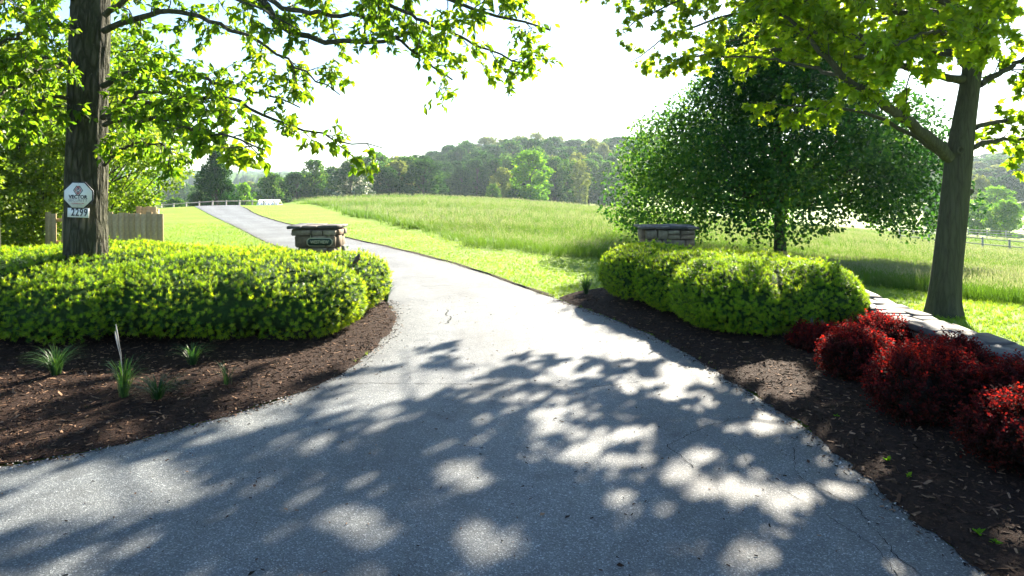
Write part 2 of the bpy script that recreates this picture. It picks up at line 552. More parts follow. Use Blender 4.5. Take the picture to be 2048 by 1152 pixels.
def axis_pts(a, b, fine0, fine1, step):
    mid = np.arange(fine0, fine1 + 1e-6, step)
    def out(start, end, sgn):
        p = []; s = step; x = start
        while abs(x - end) > 0 and (end - x) * sgn > 0:
            s *= 1.12; x += sgn * s; p.append(x)
        return p
    return np.array(sorted(out(fine0, a, -1) + list(mid) + out(fine1, b, 1)))


gx = axis_pts(-2600, 2600, -40, 50, 1.0)
gy = axis_pts(-200, 2600, -8, 110, 1.0)
GX, GY = np.meshgrid(gx, gy)
GZ = terrain(GX, GY)
V = np.stack([GX, GY, GZ], -1).reshape(-1, 3)
nx, ny = len(gx), len(gy)
i, j = np.meshgrid(np.arange(ny - 1), np.arange(nx - 1), indexing='ij')
Fq = np.stack([i * nx + j, i * nx + j + 1, (i + 1) * nx + j + 1, (i + 1) * nx + j], -1).reshape(-1, 4)
ground = obj('ground', make_mesh('ground', V, Fq, True), M['lawn'])
tag(ground, kind='structure')


def loft(A, B, nu, nv, lift, name, mound=0.0):
    A = smooth_line(A, nu); B = smooth_line(B, nu)
    t = np.linspace(0, 1, nv)[None, :, None]
    P = A[:, None] * (1 - t) + B[:, None] * t
    z = terrain(P[..., 0], P[..., 1]) + lift
    if mound:
        z = z + mound * (np.sin(np.pi * np.clip(t[..., 0], 0, 1)) ** .5) * (1 + .35 * vnoise(P.reshape(-1, 2), 3, 1.8).reshape(z.shape))
    V = np.concatenate([P, z[..., None]], -1).reshape(-1, 3)
    i, j = np.meshgrid(np.arange(nu - 1), np.arange(nv - 1), indexing='ij')
    F = np.stack([i * nv + j, i * nv + j + 1, (i + 1) * nv + j + 1, (i + 1) * nv + j], -1).reshape(-1, 4)
    nrm = np.cross(V[F[0, 1]] - V[F[0, 0]], V[F[0, 3]] - V[F[0, 0]])
    if nrm[2] < 0: F = F[:, ::-1]
    return V, F


DL = [(-16, -8), (-18, 1.5), (-14, 3.0), (-9, 4.0), (-5.5, 5.15), (-4.25, 5.67), (-3.64, 6.03), (-2.79, 7.0), (-2.38, 7.65), (-2.13, 8.44), (-1.96, 9.4), (-1.95, 10.4),
      (-2.0, 11.4), (-2.18, 12.45), (-2.57, 13.8), (-3.4, 16.2), (-4.7, 19), (-6.7, 22.5), (-9.1, 25.6), (-13.3, 33.4), (-19.5, 44.9), (-25.8, 56.5), (-31, 66), (-34, 76)]
DR = [(16, -8), (9, -1), (5, 1.2), (3.2, 3.0), (2.84, 4.15), (2.87, 5.06), (2.86, 5.77), (2.83, 6.71), (2.67, 7.65), (2.52, 9.15), (2.15, 10.6), (1.57, 12.2), (.87, 13.8),
      (.4, 15), (-.56, 17.4), (-1.83, 20.1), (-3.9, 23.7), (-6.6, 27.8), (-8.95, 31.8), (-12.4, 37.2), (-18.1, 48.2), (-22.9, 58.5), (-26.5, 66), (-29.5, 76)]
V, Fq = loft(DL, DR, 260, 16, .022, 'driveway')
driveway = obj('driveway', make_mesh('driveway', V, Fq, True, {'across': np.tile(np.linspace(0, 1, 16), 260)}), M['asphalt'])
tag(driveway, kind='structure')
DLs, DRs = smooth_line(DL, 400), smooth_line(DR, 400)


def crack(pts, w, seed):
    r = np.random.default_rng(seed)
    P = resample(np.array(pts, float), 60)
    P = P + np.cumsum(r.normal(0, .011, P.shape), axis=0) * .8 + r.normal(0, .008, P.shape)
    T = np.gradient(P, axis=0); T /= np.linalg.norm(T, axis=1)[:, None]
    Nn = np.stack([-T[:, 1], T[:, 0]], -1)
    ww = w * (.35 + r.random(60))[:, None]
    A, B = P - Nn * ww, P + Nn * ww
    V = np.concatenate([np.c_[A, np.full(60, 0)], np.c_[B, np.full(60, 0)]])
    V[:, 2] = terrain(V[:, 0], V[:, 1]) + .0265
    k = np.arange(59)
    F = np.stack([k, k + 1, k + 61, k + 60], -1)
    n = np.cross(V[F[0, 1]] - V[F[0, 0]], V[F[0, 3]] - V[F[0, 0]])
    if n[2] < 0: F = F[:, ::-1]
    return obj('crack', make_mesh('crack', V, F), M['crack'], driveway)


crack([px(1600, 890, 1)[:2] * 0 + (2.55, 6.2), (2.3, 5.5), (2.5, 5.0), (2.45, 4.4), (2.5, 3.6)], .0032, 1)
crack([(2.0, 6.3), (1.95, 5.7), (2.1, 5.1), (2.3, 4.5), (2.25, 3.9)], .0025, 2)
crack([(-1.9, 8.05), (-1.0, 8.0), (-.1, 7.95), (.8, 7.9), (1.6, 8.1)], .004, 3)
crack([(2.5, 6.9), (1.9, 6.6), (1.5, 6.1), (1.6, 5.6)], .003, 4)
crack([(-1.2, 12.6), (-1.05, 12.0), (-1.0, 11.5)], .008, 5)

# planting beds
BL_in = [(-22, 6), (-18, 10), (-14, 15), (-9, 15.6), (-6, 15.6), (-4.6, 15.9), (-3.5, 16.3)]
BL_out = [(-18, 1.6), (-14, 3.05), (-9, 4.05), (-5.5, 5.2), (-4.25, 5.72), (-3.64, 6.08), (-2.79, 7.05), (-2.38, 7.7), (-2.13, 8.49), (-1.96, 9.45), (-1.95, 10.45), (-2.0, 11.45), (-2.2, 12.5), (-2.6, 13.85), (-3.4, 16.2)]
BR_out = [(5, 1.2), (3.2, 3.0), (2.85, 4.15), (2.88, 5.06), (2.87, 5.77), (2.84, 6.71), (2.68, 7.65), (2.53, 9.15), (2.16, 10.6), (1.58, 12.2), (.95, 13.75)]
BR_in = [(7.0, 1.5), (6.0, 4), (5.75, 6.5), (5.7, 9), (5.7, 11), (5.9, 13), (5.2, 15.2), (3.6, 15.8), (2.2, 15.2)]
beds = []
for nm, a, b in (('mulch_bed', BL_out, BL_in), ('mulch_bed', BR_out, BR_in)):
    V, Fq = loft(a, b, 220, 40, .03, nm, .07)
    edge = np.arange(220) * 40
    V[edge, 0] += (1 if b is BR_in else -1) * (-.03 + .07 * vnoise(V[edge, :2], 8, 5.0) + rng.normal(0, .015, 220))
    o = obj(nm, make_mesh(nm, V, Fq, True), M['mulch'])
    tag(o, kind='structure'); beds.append((V, Fq))


def tri_sample(V, F, n, r, wfun=None):
    if F.shape[1] == 4: F = np.concatenate([F[:, [0, 1, 2]], F[:, [0, 2, 3]]])
    A, B, Cc = V[F[:, 0]], V[F[:, 1]], V[F[:, 2]]
    nr = np.cross(B - A, Cc - A); ar = np.linalg.norm(nr, axis=1) / 2
    w = ar.copy()
    if wfun is not None: w = w * wfun((A + B + Cc) / 3)
    k = r.choice(len(F), n, p=w / w.sum())
    a, b = r.random((2, n)); s = a + b > 1; a[s] = 1 - a[s]; b[s] = 1 - b[s]
    P = A[k] + a[:, None] * (B - A)[k] + b[:, None] * (Cc - A)[k]
    return P, nr[k] / (2 * ar[k][:, None] + 1e-12)


# wood chips
chip_v = np.array([[-.5, -.5, 0], [.5, -.4, 0], [.42, .5, 0], [-.45, .45, 0], [.05, -.42, 1], [-.05, .40, .9]], float)
chip_f = np.array([[0, 4, 5, 3], [1, 2, 5, 4]])
for (V, Fq), n in zip(beds, (22000, 14000)):
    P, Nr = tri_sample(V, Fq, n, rng, lambda c: np.clip(1.6 - np.abs(c[:, 1] - 6) * .11, .12, 1.6) * (np.abs(c[:, 0]) < 9))
    D = np.c_[rng.normal(size=(n, 2)), rng.normal(0, .22, n)]
    Nn = np.c_[rng.normal(0, .35, (n, 2)), np.ones(n)]
    sz = rng.lognormal(0, .35, n)
    S = np.c_[rng.uniform(.006, .016, n) * sz, rng.uniform(.02, .065, n) * sz, rng.uniform(.003, .009, n)]
    R = frames(D, Nn)
    me = scatter(chip_v, chip_f, np.zeros(6), P + [0, 0, .004], R, S, rng.random(n), 'wood_chips')
    o = obj('wood_chips', me, M['chip'])
    tag(o, 'brown shredded bark chips covering the planting bed ' + ('left of the driveway' if n == 22000 else 'right of the driveway'), 'mulch', kind='stuff')

sp = []
for line, sgn in ((DLs, 1), (DRs, -1)):
    n = 2600
    k = rng.integers(40, 190, n); P = line[k] + (line[k + 1] - line[k]) * rng.random((n, 1)); P[:, 0] += sgn * (np.abs(rng.normal(0, .10, n)) - .02); sp.append(P)
P = np.concatenate(sp); P = P[(P[:, 1] > 2.5) & (P[:, 1] < 13.6)]; n = len(P)
P = np.c_[P, terrain(P[:, 0], P[:, 1]) + .028]
me = scatter(chip_v, chip_f, np.zeros(6), P, frames(np.c_[rng.normal(size=(n, 2)), rng.normal(0, .15, n)], np.c_[rng.normal(0, .3, (n, 2)), np.ones(n)]),
             np.c_[rng.uniform(.004, .014, n), rng.uniform(.012, .05, n), rng.uniform(.003, .008, n)], rng.random(n), 'spilled_chips')
tag(obj('spilled_chips', me, M['chip']), 'bark chips spilled from the beds onto the edges of the asphalt', 'mulch', kind='stuff')

# gravel and crumbs along the edges of the asphalt
peb_v = np.array([[1, 0, 0], [0, 1, 0], [-1, 0, 0], [0, -1, 0], [.2, .1, .8]], float)
peb_f = np.array([[0, 1, 4], [1, 2, 4], [2, 3, 4], [3, 0, 4]])
pts = []
for line, sgn in ((DLs, 1), (DRs, -1)):
    n = 7000
    k = rng.integers(40, 330, n); tt = rng.random(n)
    P = line[k] * (1 - tt[:, None]) + line[k + 1] * tt[:, None]
    off = rng.normal(0, .11, n)
    P[:, 0] += sgn * off
    pts.append(P)
P = np.concatenate(pts); P = P[(P[:, 1] > 2.5) & (P[:, 1] < 40)]
n = len(P)
P = np.c_[P, terrain(P[:, 0], P[:, 1]) + .027]
me = scatter(peb_v, peb_f, np.zeros(5), P, zrot(n, rng, .3), rng.uniform(.003, .013, n), rng.random(n), 'edge_gravel')
tag(obj('edge_gravel', me, M['gravel']), 'loose pale gravel along the edges of the asphalt driveway', 'gravel', kind='stuff')
n = 900
P = np.c_[rng.uniform(-3.5, 2.7, n), rng.uniform(3.2, 14, n)]
P = np.c_[P, terrain(P[:, 0], P[:, 1]) + .026]
me = scatter(chip_v, chip_f, np.zeros(6), P, frames(np.c_[rng.normal(size=(n, 2)), rng.normal(0, .15, n)], np.c_[rng.normal(0, .3, (n, 2)), np.ones(n)]),
             np.c_[rng.uniform(.003, .012, n), rng.uniform(.008, .035, n), rng.uniform(.002, .008, n)], rng.random(n), 'leaf_litter')
tag(obj('leaf_litter', me, M['chip']), 'scattered dark crumbs of leaf and bark lying on the asphalt', 'litter', kind='stuff')

n = 70
P = np.c_[rng.uniform(-4, 3.4, n), 3.4 + 9 * rng.random(n) ** 1.3]; P = np.c_[P, terrain(P[:, 0], P[:, 1]) + .035]
lv = np.array([[0, 0, 0], [-.28, .4, .12], [.28, .4, .12], [0, 1, .05]], float); lf = np.array([[0, 2, 3], [0, 3, 1]])
me = scatter(lv, lf, np.zeros(4), P, frames(np.c_[rng.normal(size=(n, 2)), rng.normal(0, .2, n)], np.c_[rng.normal(0, .3, (n, 2)), np.ones(n)]), rng.uniform(.025, .06, n), rng.random(n), 'fallen_leaves')
tag(obj('fallen_leaves', me, M['chip']), 'few dry brown leaves fallen on the driveway and its edges', 'leaves', kind='stuff')

# bare soil lip where the lawn meets the asphalt on the right
sel = (DRs[:, 1] > 13.9) & (DRs[:, 1] < 60)
e = DRs[sel]
Tt = np.gradient(e, axis=0); Tt /= np.linalg.norm(Tt, axis=1)[:, None]
Nn = np.stack([Tt[:, 1], -Tt[:, 0]], -1)
w0 = .03 + .05 * vnoise(e, 5, 2.5)[:, None]; w1 = .09 + .12 * vnoise(e, 6, 1.7)[:, None]
A, B = e - Nn * w0, e + Nn * np.maximum(w1, .02)
V = np.concatenate([np.c_[A, terrain(A[:, 0], A[:, 1]) + .026], np.c_[(A + B) / 2, terrain(e[:, 0], e[:, 1]) + .06], np.c_[B, terrain(B[:, 0], B[:, 1]) + .02]])
m_ = len(e); k = np.arange(m_ - 1)
Fq = np.concatenate([np.stack([k + b0, k + b0 + m_, k + b0 + m_ + 1, k + b0 + 1], -1) for b0 in (0, m_)])[:, ::-1]
tag(obj('soil_edge', make_mesh('soil_edge', V, Fq, True), M['soil']), kind='structure')

# ------------------------------------------------------------------ grasses
MEADOW = [(-33, 104), (-27, 82), (-18, 63), (-11.4, 47), (-5.8, 35.2), (-1.4, 25.6), (1.3, 22.9), (2.7, 22.1), (6, 20.2), (8.6, 17.6), (9.7, 15.2), (10.6, 13.2), (12, 10), (13, 0), (66, 0), (74, 76), (62, 135), (-33, 135)]


def tuft(nb, h, w, lean, r, seeds=0, seg=2):
    V, F, t = [], [], []
    for b in range(nb + seeds):
        a = r.uniform(0, 6.28); ln = lean * r.uniform(.3, 1.2); hh = h * r.uniform(.55, 1.0)
        base = np.array([r.normal(0, .25), r.normal(0, .25), 0]) * lean
        d = np.array([math.cos(a), math.sin(a), 0]); s = np.array([-d[1], d[0], 0])
        k = len(V)
        if b < nb:
            m0 = base + d * ln * .35 + [0, 0, hh * .6]; tp = base + d * ln + [0, 0, hh]
            V += [base - s * w, base + s * w, m0 - s * w * .8, m0 + s * w * .8, tp]
            F += [[k, k + 1, k + 3], [k, k + 3, k + 2], [k + 2, k + 3, k + 4]]
            t += [0, 0, .4, .4, .6]
        else:
            hh = h * r.uniform(.95, 1.3); tp = base + d * ln * .6 + [0, 0, hh]; ml = base + d * ln * .4 + [0, 0, hh * .8]
            V += [base - s * w * .25, base + s * w * .25, ml - s * w * .25, ml + s * w * .25, ml - s * w * 1.1 + [0, 0, hh * .07], ml + s * w * 1.1 + [0, 0, hh * .07], tp]
            F += [[k, k + 1, k + 3], [k, k + 3, k + 2], [k + 2, k + 3, k + 5], [k + 2, k + 5, k + 4], [k + 4, k + 5, k + 6]]
            t += [.2, .2, .8, .8, 1, 1, 1]
    return np.array(V), np.array(F), np.array(t)


def meadow_points(n, y0, y1, powr):
    u = rng.random(n)
    Y = (y0 ** (1 - powr) + u * (y1 ** (1 - powr) - y0 ** (1 - powr))) ** (1 / (1 - powr))
    X = rng.uniform(-.60, .86, n) * Y
    P = np.c_[X, Y]
    return P[inpoly(P + np.c_[vnoise(P, 41, 1.6), vnoise(P, 42, 1.6)] * .4 + rng.normal(0, .12, P.shape), MEADOW)]


mr = np.random.default_rng(21)
parts = []
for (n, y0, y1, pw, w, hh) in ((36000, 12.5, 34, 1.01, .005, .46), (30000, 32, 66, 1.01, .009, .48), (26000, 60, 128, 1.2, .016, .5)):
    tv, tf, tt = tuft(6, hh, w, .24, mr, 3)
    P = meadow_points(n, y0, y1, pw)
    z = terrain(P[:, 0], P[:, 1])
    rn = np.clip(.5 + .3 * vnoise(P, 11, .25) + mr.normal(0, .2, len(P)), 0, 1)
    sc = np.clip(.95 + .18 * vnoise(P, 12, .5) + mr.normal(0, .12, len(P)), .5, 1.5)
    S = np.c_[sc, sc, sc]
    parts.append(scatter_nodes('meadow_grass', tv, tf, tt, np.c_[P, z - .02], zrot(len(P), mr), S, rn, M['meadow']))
for k, o in enumerate(parts):
    tag(o, ['tall unmown meadow grass nearest the mown strip', 'tall unmown meadow grass in the middle of the field', 'tall unmown meadow grass on the far crest of the field'][k], 'grass', kind='stuff')

# mown lawn blades near the camera
n = 64000
Y = 8.0 * (38 / 8.0) ** rng.random(n)
X = rng.uniform(-.62, .80, n) * Y
P = np.c_[X, Y]
road = np.concatenate([DLs, DRs[::-1]])
bedL = np.concatenate([smooth_line(BL_out, 80), smooth_line(BL_in, 80)[::-1]]); bedR = np.concatenate([smooth_line(BR_out, 80), smooth_line(BR_in, 80)[::-1]])
ok = ~inpoly(P, road) & ~inpoly(P, MEADOW) & ~inpoly(P, bedL) & ~inpoly(P, bedR)
P = P[ok]
tv, tf, tt = tuft(5, .075, .0045, .05, mr)
o = scatter_nodes('lawn_grass', tv, tf, tt, np.c_[P, terrain(P[:, 0], P[:, 1]) - .005], zrot(len(P), mr, .2), mr.uniform(.6, 1.2, len(P)), np.clip(.5 + .3 * vnoise(P, 14, .6) + mr.normal(0, .2, len(P)), 0, 1), M['lawn_blade'])
tag(o, 'short mown lawn grass beside the driveway', 'grass', kind='stuff')

# ------------------------------------------------------------------ leaf templates
LEAF_OVAL = (np.array([[0, 0, 0], [-.20, .25, .05], [.20, .25, .05], [-.25, .55, .06], [.25, .55, .06], [0, .3, 0], [0, .6, -.02], [0, 1, -.10]], float),
             np.array([[0, 5, 1], [0, 2, 5], [1, 5, 6], [1, 6, 3], [5, 2, 4], [5, 4, 6], [3, 6, 7], [6, 4, 7]]))


def maple_leaf():
    rr = [(.0, -.02), (.16, .06), (.52, .02), (.34, .22), (.62, .50), (.26, .52), (.20, .66), (0, 1.0)]
    R_ = [(x, y) for x, y in rr]; L_ = [(-x, y) for x, y in rr[1:-1]][::-1]
    o = np.array(R_ + L_, float)
    z = -.12 * np.abs(o[:, 0]) - .08 * o[:, 1] ** 2
    V = np.concatenate([[[0, .35, .02]], np.c_[o, z]])
    n = len(o)
    F = np.array([[0, 1 + k, 1 + (k + 1) % n] for k in range(n)])
    return V, F


LEAF_MAPLE = maple_leaf()
LEAF_DIAMOND = (np.array([[0, 0, 0], [-.32, .45, .08], [.32, .45, .08], [0, 1, 0]], float), np.array([[0, 2, 3], [0, 3, 1]]))


class Skeleton:
    """limbs -> sub-branches -> twigs -> leaves"""
    def __init__(s, seed, extra=0):
        s.extra = extra; s.r = np.random.default_rng(seed); s.wood = MB(); s.LP, s.LD = [], []
    def poly(s, pts, r0, r1, sides):
        pts = np.asarray(pts); n = len(pts)
        V, F = tube(pts, np.linspace(r0, r1, n), sides); s.wood.add(V, F)
    def grow(s, p, d, L, n, wob, droop):
        d = d / np.linalg.norm(d); P = [p]
        for _ in range(n):
            d = d + s.r.normal(0, wob, 3) + np.array([0, 0, droop]); d /= np.linalg.norm(d)
            P.append(P[-1] + d * L / n)
        return np.array(P)
    def leaves(s, poly, n, t0=.15):
        t = t0 + (1 - t0) * s.r.random(n) ** .8
        k = np.minimum((t * (len(poly) - 1)).astype(int), len(poly) - 2); f = t * (len(poly) - 1) - k
        P = poly[k] * (1 - f[:, None]) + poly[k + 1] * f[:, None]
        T = poly[k + 1] - poly[k]; T /= np.linalg.norm(T, axis=1)[:, None]
        D = T * .5 + s.r.normal(0, .65, (n, 3)) + np.array([0, 0, -.45])
        s.LP.append(P); s.LD.append(D)
    def limb(s, pts, r0, r1, nsub, Lsub, ntwig, Ltwig, nleaf, droop=-.05, t0=.2, sides=7):
        extra = s.extra
        P = smooth_line(pts, 24, 2)
        P[1:-1] += s.r.normal(0, .02, P[1:-1].shape)
        s.poly(P, r0, r1, sides)
        tot = np.linalg.norm(np.diff(P, axis=0), axis=1).sum()
        for q in range(nsub):
            t = t0 + (1 - t0) * (q + s.r.random()) / nsub
            k = min(int(t * 23), 22); T = P[k + 1] - P[k]; T /= np.linalg.norm(T)
            side = s.r.normal(size=3); side -= T * (side @ T); side /= np.linalg.norm(side)
            d = T * s.r.uniform(.2, .9) + side * s.r.uniform(.6, 1.0) + [0, 0, .1]
            L = s.r.uniform(*Lsub) * (1.1 - .45 * t)
            sb = s.grow(P[k], d, L, 6, .16, droop)
            s.poly(sb, max(.008, r0 * .28 * (1.1 - t)), .004, 4)
            for w in range(ntwig):
                tt = .15 + .85 * (w + s.r.random()) / ntwig
                kk = min(int(tt * 6), 5); Tb = sb[kk + 1] - sb[kk]; Tb /= np.linalg.norm(Tb)
                sd = s.r.normal(size=3); sd -= Tb * (sd @ Tb); sd /= np.linalg.norm(sd)
                tw = s.grow(sb[kk], Tb * s.r.uniform(.3, 1) + sd * s.r.uniform(.5, 1), s.r.uniform(*Ltwig), 2, .22, droop * 2.2)
                s.poly(tw, .005, .002, 3)
                s.leaves(tw, nleaf + extra)
            s.leaves(sb, max(2, nleaf // 2), .5)


def crown_from(sk, tpl, size, mat, parent, name, single=300, keep=None):
    """the single largest leaves in view become objects of their own, the rest one mesh"""
    P = np.concatenate(sk.LP); D = np.concatenate(sk.LD); r = sk.r
    if keep is not None:
        k = keep(P); P, D = P[k], D[k]
    n = len(P)
    Nn = np.c_[r.normal(0, .55, (n, 2)), r.uniform(.25, 1, n)]
    R = frames(D, Nn); S = r.uniform(size[0], size[1], n); rn = np.clip(.5 + .25 * vnoise(P, 17, 1.5) + r.normal(0, .25, n), 0, .999)
    S3 = S[:, None] * np.c_[r.uniform(.75, 1.2, n), np.ones(n), r.uniform(.2, 3.2, n)]
    u = U0 + P[:, 0] / P[:, 1] * F_PX; v = VH - (P[:, 2] - CAM_H) / P[:, 1] * F_PX
    face = np.abs((R[:, :, 2] * (P - [0, 0, CAM_H]) / np.linalg.norm(P - [0, 0, CAM_H], axis=1)[:, None]).sum(1))
    vis = (u > 10) & (u < 2038) & (v > 5) & (v < 1100) & (P[:, 1] > 1)
    score = np.where(vis, S / np.maximum(P[:, 1], .5) * (.3 + face), -1)
    order = np.argsort(-score)[:single]
    order = order[score[order] > 0]
    mask = np.ones(n, bool); mask[order] = False
    tv, tf = tpl
    me = scatter(tv, tf, np.zeros(len(tv)), P[mask], R[mask], S3[mask], rn[mask], name)
    inv = parent.matrix_basis.inverted()
    o = obj(name, me, mat, parent); o['kind'] = 'stuff'; o.matrix_parent_inverse = Matrix.Translation(-Vector(parent.location))
    metas = []
    for q in range(6):
        m2 = make_mesh('leaf', tv, tf, False, {'tone': np.zeros(len(tv)), 'rnd': np.full(len(tv), (q + .5) / 6)})
        m2.materials.append(mat); metas.append(m2)
    for q, k in enumerate(order):
        lo = bpy.data.objects.new('leaf', metas[int(rn[k] * 6) % 6]); C.objects.link(lo)
        lo.parent = parent
        lo.matrix_parent_inverse = Matrix.Translation(-Vector(parent.location))
        Mx = Matrix(np.c_[R[k] * S3[k][None, :], P[k]].tolist() + [[0, 0, 0, 1]])
        lo.matrix_basis = Mx
    return o


def local(o, parent):
    o.parent = parent
    o.matrix_parent_inverse = Matrix.Translation(-Vector(parent.location))
    return o


def trunk_mesh(pts, radii, seed, sides=40, rows=90, ridge=.05, flare=.35, name='trunk'):
    P = smooth_line(pts, rows, 3); d = np.concatenate([[0], np.cumsum(np.linalg.norm(np.diff(np.asarray(pts), axis=0), axis=1))])
    rr = np.interp(np.linspace(0, 1, rows), d / d[-1], radii)
    th = np.linspace(0, 2 * np.pi, sides, endpoint=False)
    h = P[:, 2] - P[0, 2]
    TT, HH = np.meshgrid(th, h)
    q = np.stack([np.cos(TT) * 3, np.sin(TT) * 3, HH * .7], -1).reshape(-1, 3)
    w = 1 + ridge * vnoise(q * 2.4, seed, 1.6).reshape(TT.shape)
    w = w + flare * np.exp(-HH / .28) * (1 + .5 * np.cos(TT * 5 + seed))
    V, F = tube(P, rr, sides, True, w)
    mb = MB(); mb.add(V, F)
    return mb


# ------------------------------------------------------------------ the tall tree on the left, with the signs
left_tree = empty('shade_tree', (-7.0, 11.2, 0))
tag(left_tree, 'tall tree with furrowed bark rising from the left hedge, carrying the signs', 'tree')
mb = trunk_mesh([(-7.0, 11.2, -.05), (-7.0, 11.2, 1.2), (-6.98, 11.2, 3), (-6.92, 11.2, 5.2), (-6.85, 11.25, 8), (-6.8, 11.3, 11)], [.335, .32, .30, .29, .22, .10], 3, 56, 120, .06, .3)
local(obj('trunk', mb.mesh('trunk', True), M['bark_furrowed']), left_tree)
sk = Skeleton(5, 3)
tx = (-6.9, 11.2)
A = lambda *q: [px(u, v, Y) for u, v, Y in q]
prm = dict(nsub=15, Lsub=(.5, 1.25), ntwig=5, Ltwig=(.18, .42), nleaf=6)
sk.limb(A((190, -170, 11.2), (330, -110, 10.8), (450, -50, 10.3), (530, 0, 10), (552, 38, 10), (585, 64, 9.9), (640, 82, 9.8), (720, 88, 9.7), (790, 77, 9.6), (834, 53, 9.5)), .10, .022, 9, (.4, .9), 4, (.15, .35), 4, t0=.5)
sk.limb(A((500, -20, 10.1), (560, 12, 10), (620, 27, 9.8), (700, 24, 9.7), (740, 42, 9.6), (790, 78, 9.5), (850, 115, 9.4), (905, 160, 9.3)), .045, .012, 14, (.35, .9), 5, (.15, .4), 7, t0=.15)
sk.limb(A((195, -210, 11.2), (400, -150, 10.5), (640, -80, 9.8), (800, -30, 9.3), (900, 0, 9), (990, 30, 8.9), (1100, 60, 8.8)), .10, .012, 20, (.5, 1.1), 6, (.18, .42), 8, t0=.42)
sk.limb(A((700, -60, 9.6), (760, 0, 9.4), (860, 45, 9.2), (950, 90, 9.0), (1060, 130, 8.9)), .035, .01, 15, (.4, .9), 6, (.15, .4), 7, t0=.1)
sk.limb(A((205, 235, 11), (300, 200, 10.6), (400, 200, 10.1), (470, 192, 9.8), (510, 230, 9.5), (570, 250, 9.4), (640, 270, 9.3), (700, 284, 9.2), (765, 296, 9.1)), .05, .007, 18, (.3, .7), 5, (.12, .3), 6, t0=.1)
sk.limb(A((205, 172, 11), (262, 142, 10.8), (330, 140, 10.5), (420, 160, 10.2), (520, 185, 9.9), (600, 215, 9.7)), .05, .01, 13, (.35, .8), 5, (.15, .35), 6, t0=.12)
sk.limb(A((208, 62, 11.1), (270, 35, 10.8), (340, 20, 10.5), (420, 40, 10.2), (500, 75, 10), (570, 115, 9.8), (640, 165, 9.6), (680, 190, 9.5)), .055, .008, 16, (.35, .8), 5, (.15, .35), 7, t0=.1)
sk.limb(A((208, 250, 10.9), (270, 236, 10), (340, 240, 9), (420, 262, 8), (490, 285, 7.4), (530, 300, 7.2)), .04, .008, 16, (.3, .65), 5, (.12, .3), 8, t0=.3)
sk.limb(A((208, 250, 10.9), (260, 190, 10), (330, 180, 9.2), (400, 215, 8.6), (470, 240, 8.2)), .04, .008, 14, (.35, .8), 5, (.15, .35), 7, t0=.2)
sk.limb(A((208, 330, 10.9), (250, 290, 10.6), (300, 285, 10.2), (350, 300, 9.8)), .03, .008, 9, (.3, .7), 5, (.15, .3), 6, t0=.1)
sk.limb(A((210, 30, 11), (300, -40, 10.5), (420, -30, 10), (520, 20, 9.6), (600, 60, 9.4)), .05, .008, 14, (.4, .9), 5, (.15, .35), 7, t0=.1)
sk.limb(A((150, 60, 11), (90, 50, 10.3), (20, 80, 9.6), (-60, 110, 9)), .05, .01, 14, (.4, 1.0), 6, (.15, .35), 7, t0=.2)
sk.limb(A((150, 130, 11), (90, 130, 10.2), (20, 180, 9.4), (-50, 220, 8.8)), .045, .01, 14, (.4, 1.0), 6, (.15, .35), 7, t0=.2)
sk.limb(A((150, 0, 11), (80, -40, 10), (0, 0, 9), (-80, 40, 8.4)), .045, .01, 14, (.4, 1.0), 6, (.15, .35), 7, t0=.2)
sk.limb(A((150, 200, 11), (100, 190, 10.6), (40, 230, 10.2), (-20, 270, 9.8)), .035, .01, 10, (.4, .8), 5, (.15, .35), 6, t0=.2)
for q in range(11):
    a = q * 2.399 + .5; z0 = 6.6 + q * .4; L = 4.6 - q * .2
    b0 = np.array([-6.85, 11.25, z0]); d = np.array([math.cos(a), math.sin(a), .35])
    sk.limb([b0, b0 + d * L * .35 + [0, 0, .2], b0 + d * L * .7 + [0, 0, .2], b0 + d * L], .07, .012, 11, (.6, 1.2), 5, (.2, .45), 6, t0=.25)
mbk = sk.wood.mesh('limbs', True)
local(obj('limbs', mbk, M['bark_dark']), left_tree)
crown_from(sk, LEAF_OVAL, (.065, .15), M['leaf_oak'], left_tree, 'crown')

# second trunk at the picture's left edge
t2 = empty('shade_tree', (-9.55, 12.6, 0))
tag(t2, 'tree trunk cut by the left edge of the photograph, behind the hedge', 'tree')
mb = trunk_mesh([(-9.75, 12.6, -.05), (-9.78, 12.6, 1.2), (-9.85, 12.6, 3), (-9.95, 12.7, 5.5), (-10.0, 12.8, 9)], [.30, .28, .26, .22, .08], 9, 40, 70, .05, .3)
local(obj('trunk', mb.mesh('trunk', True), M['bark_furrowed']), t2)
sk = Skeleton(15)
for q in range(12):
    a = q * 2.399 - .6; z0 = 2.9 + q * .5; L = 3.4 - q * .08
    b0 = np.array([-9.9, 12.65, z0]); d = np.array([math.cos(a), math.sin(a), .2])
    sk.limb([b0, b0 + d * L * .35 + [0, 0, .15], b0 + d * L * .7 + [0, 0, .1], b0 + d * L], .05, .01, 10, (.5, 1.0), 5, (.2, .4), 6, t0=.25)
local(obj('limbs', sk.wood.mesh('limbs', True), M['bark_dark']), t2)
crown_from(sk, LEAF_OVAL, (.11, .18), M['leaf_oak'], t2, 'crown', single=0)

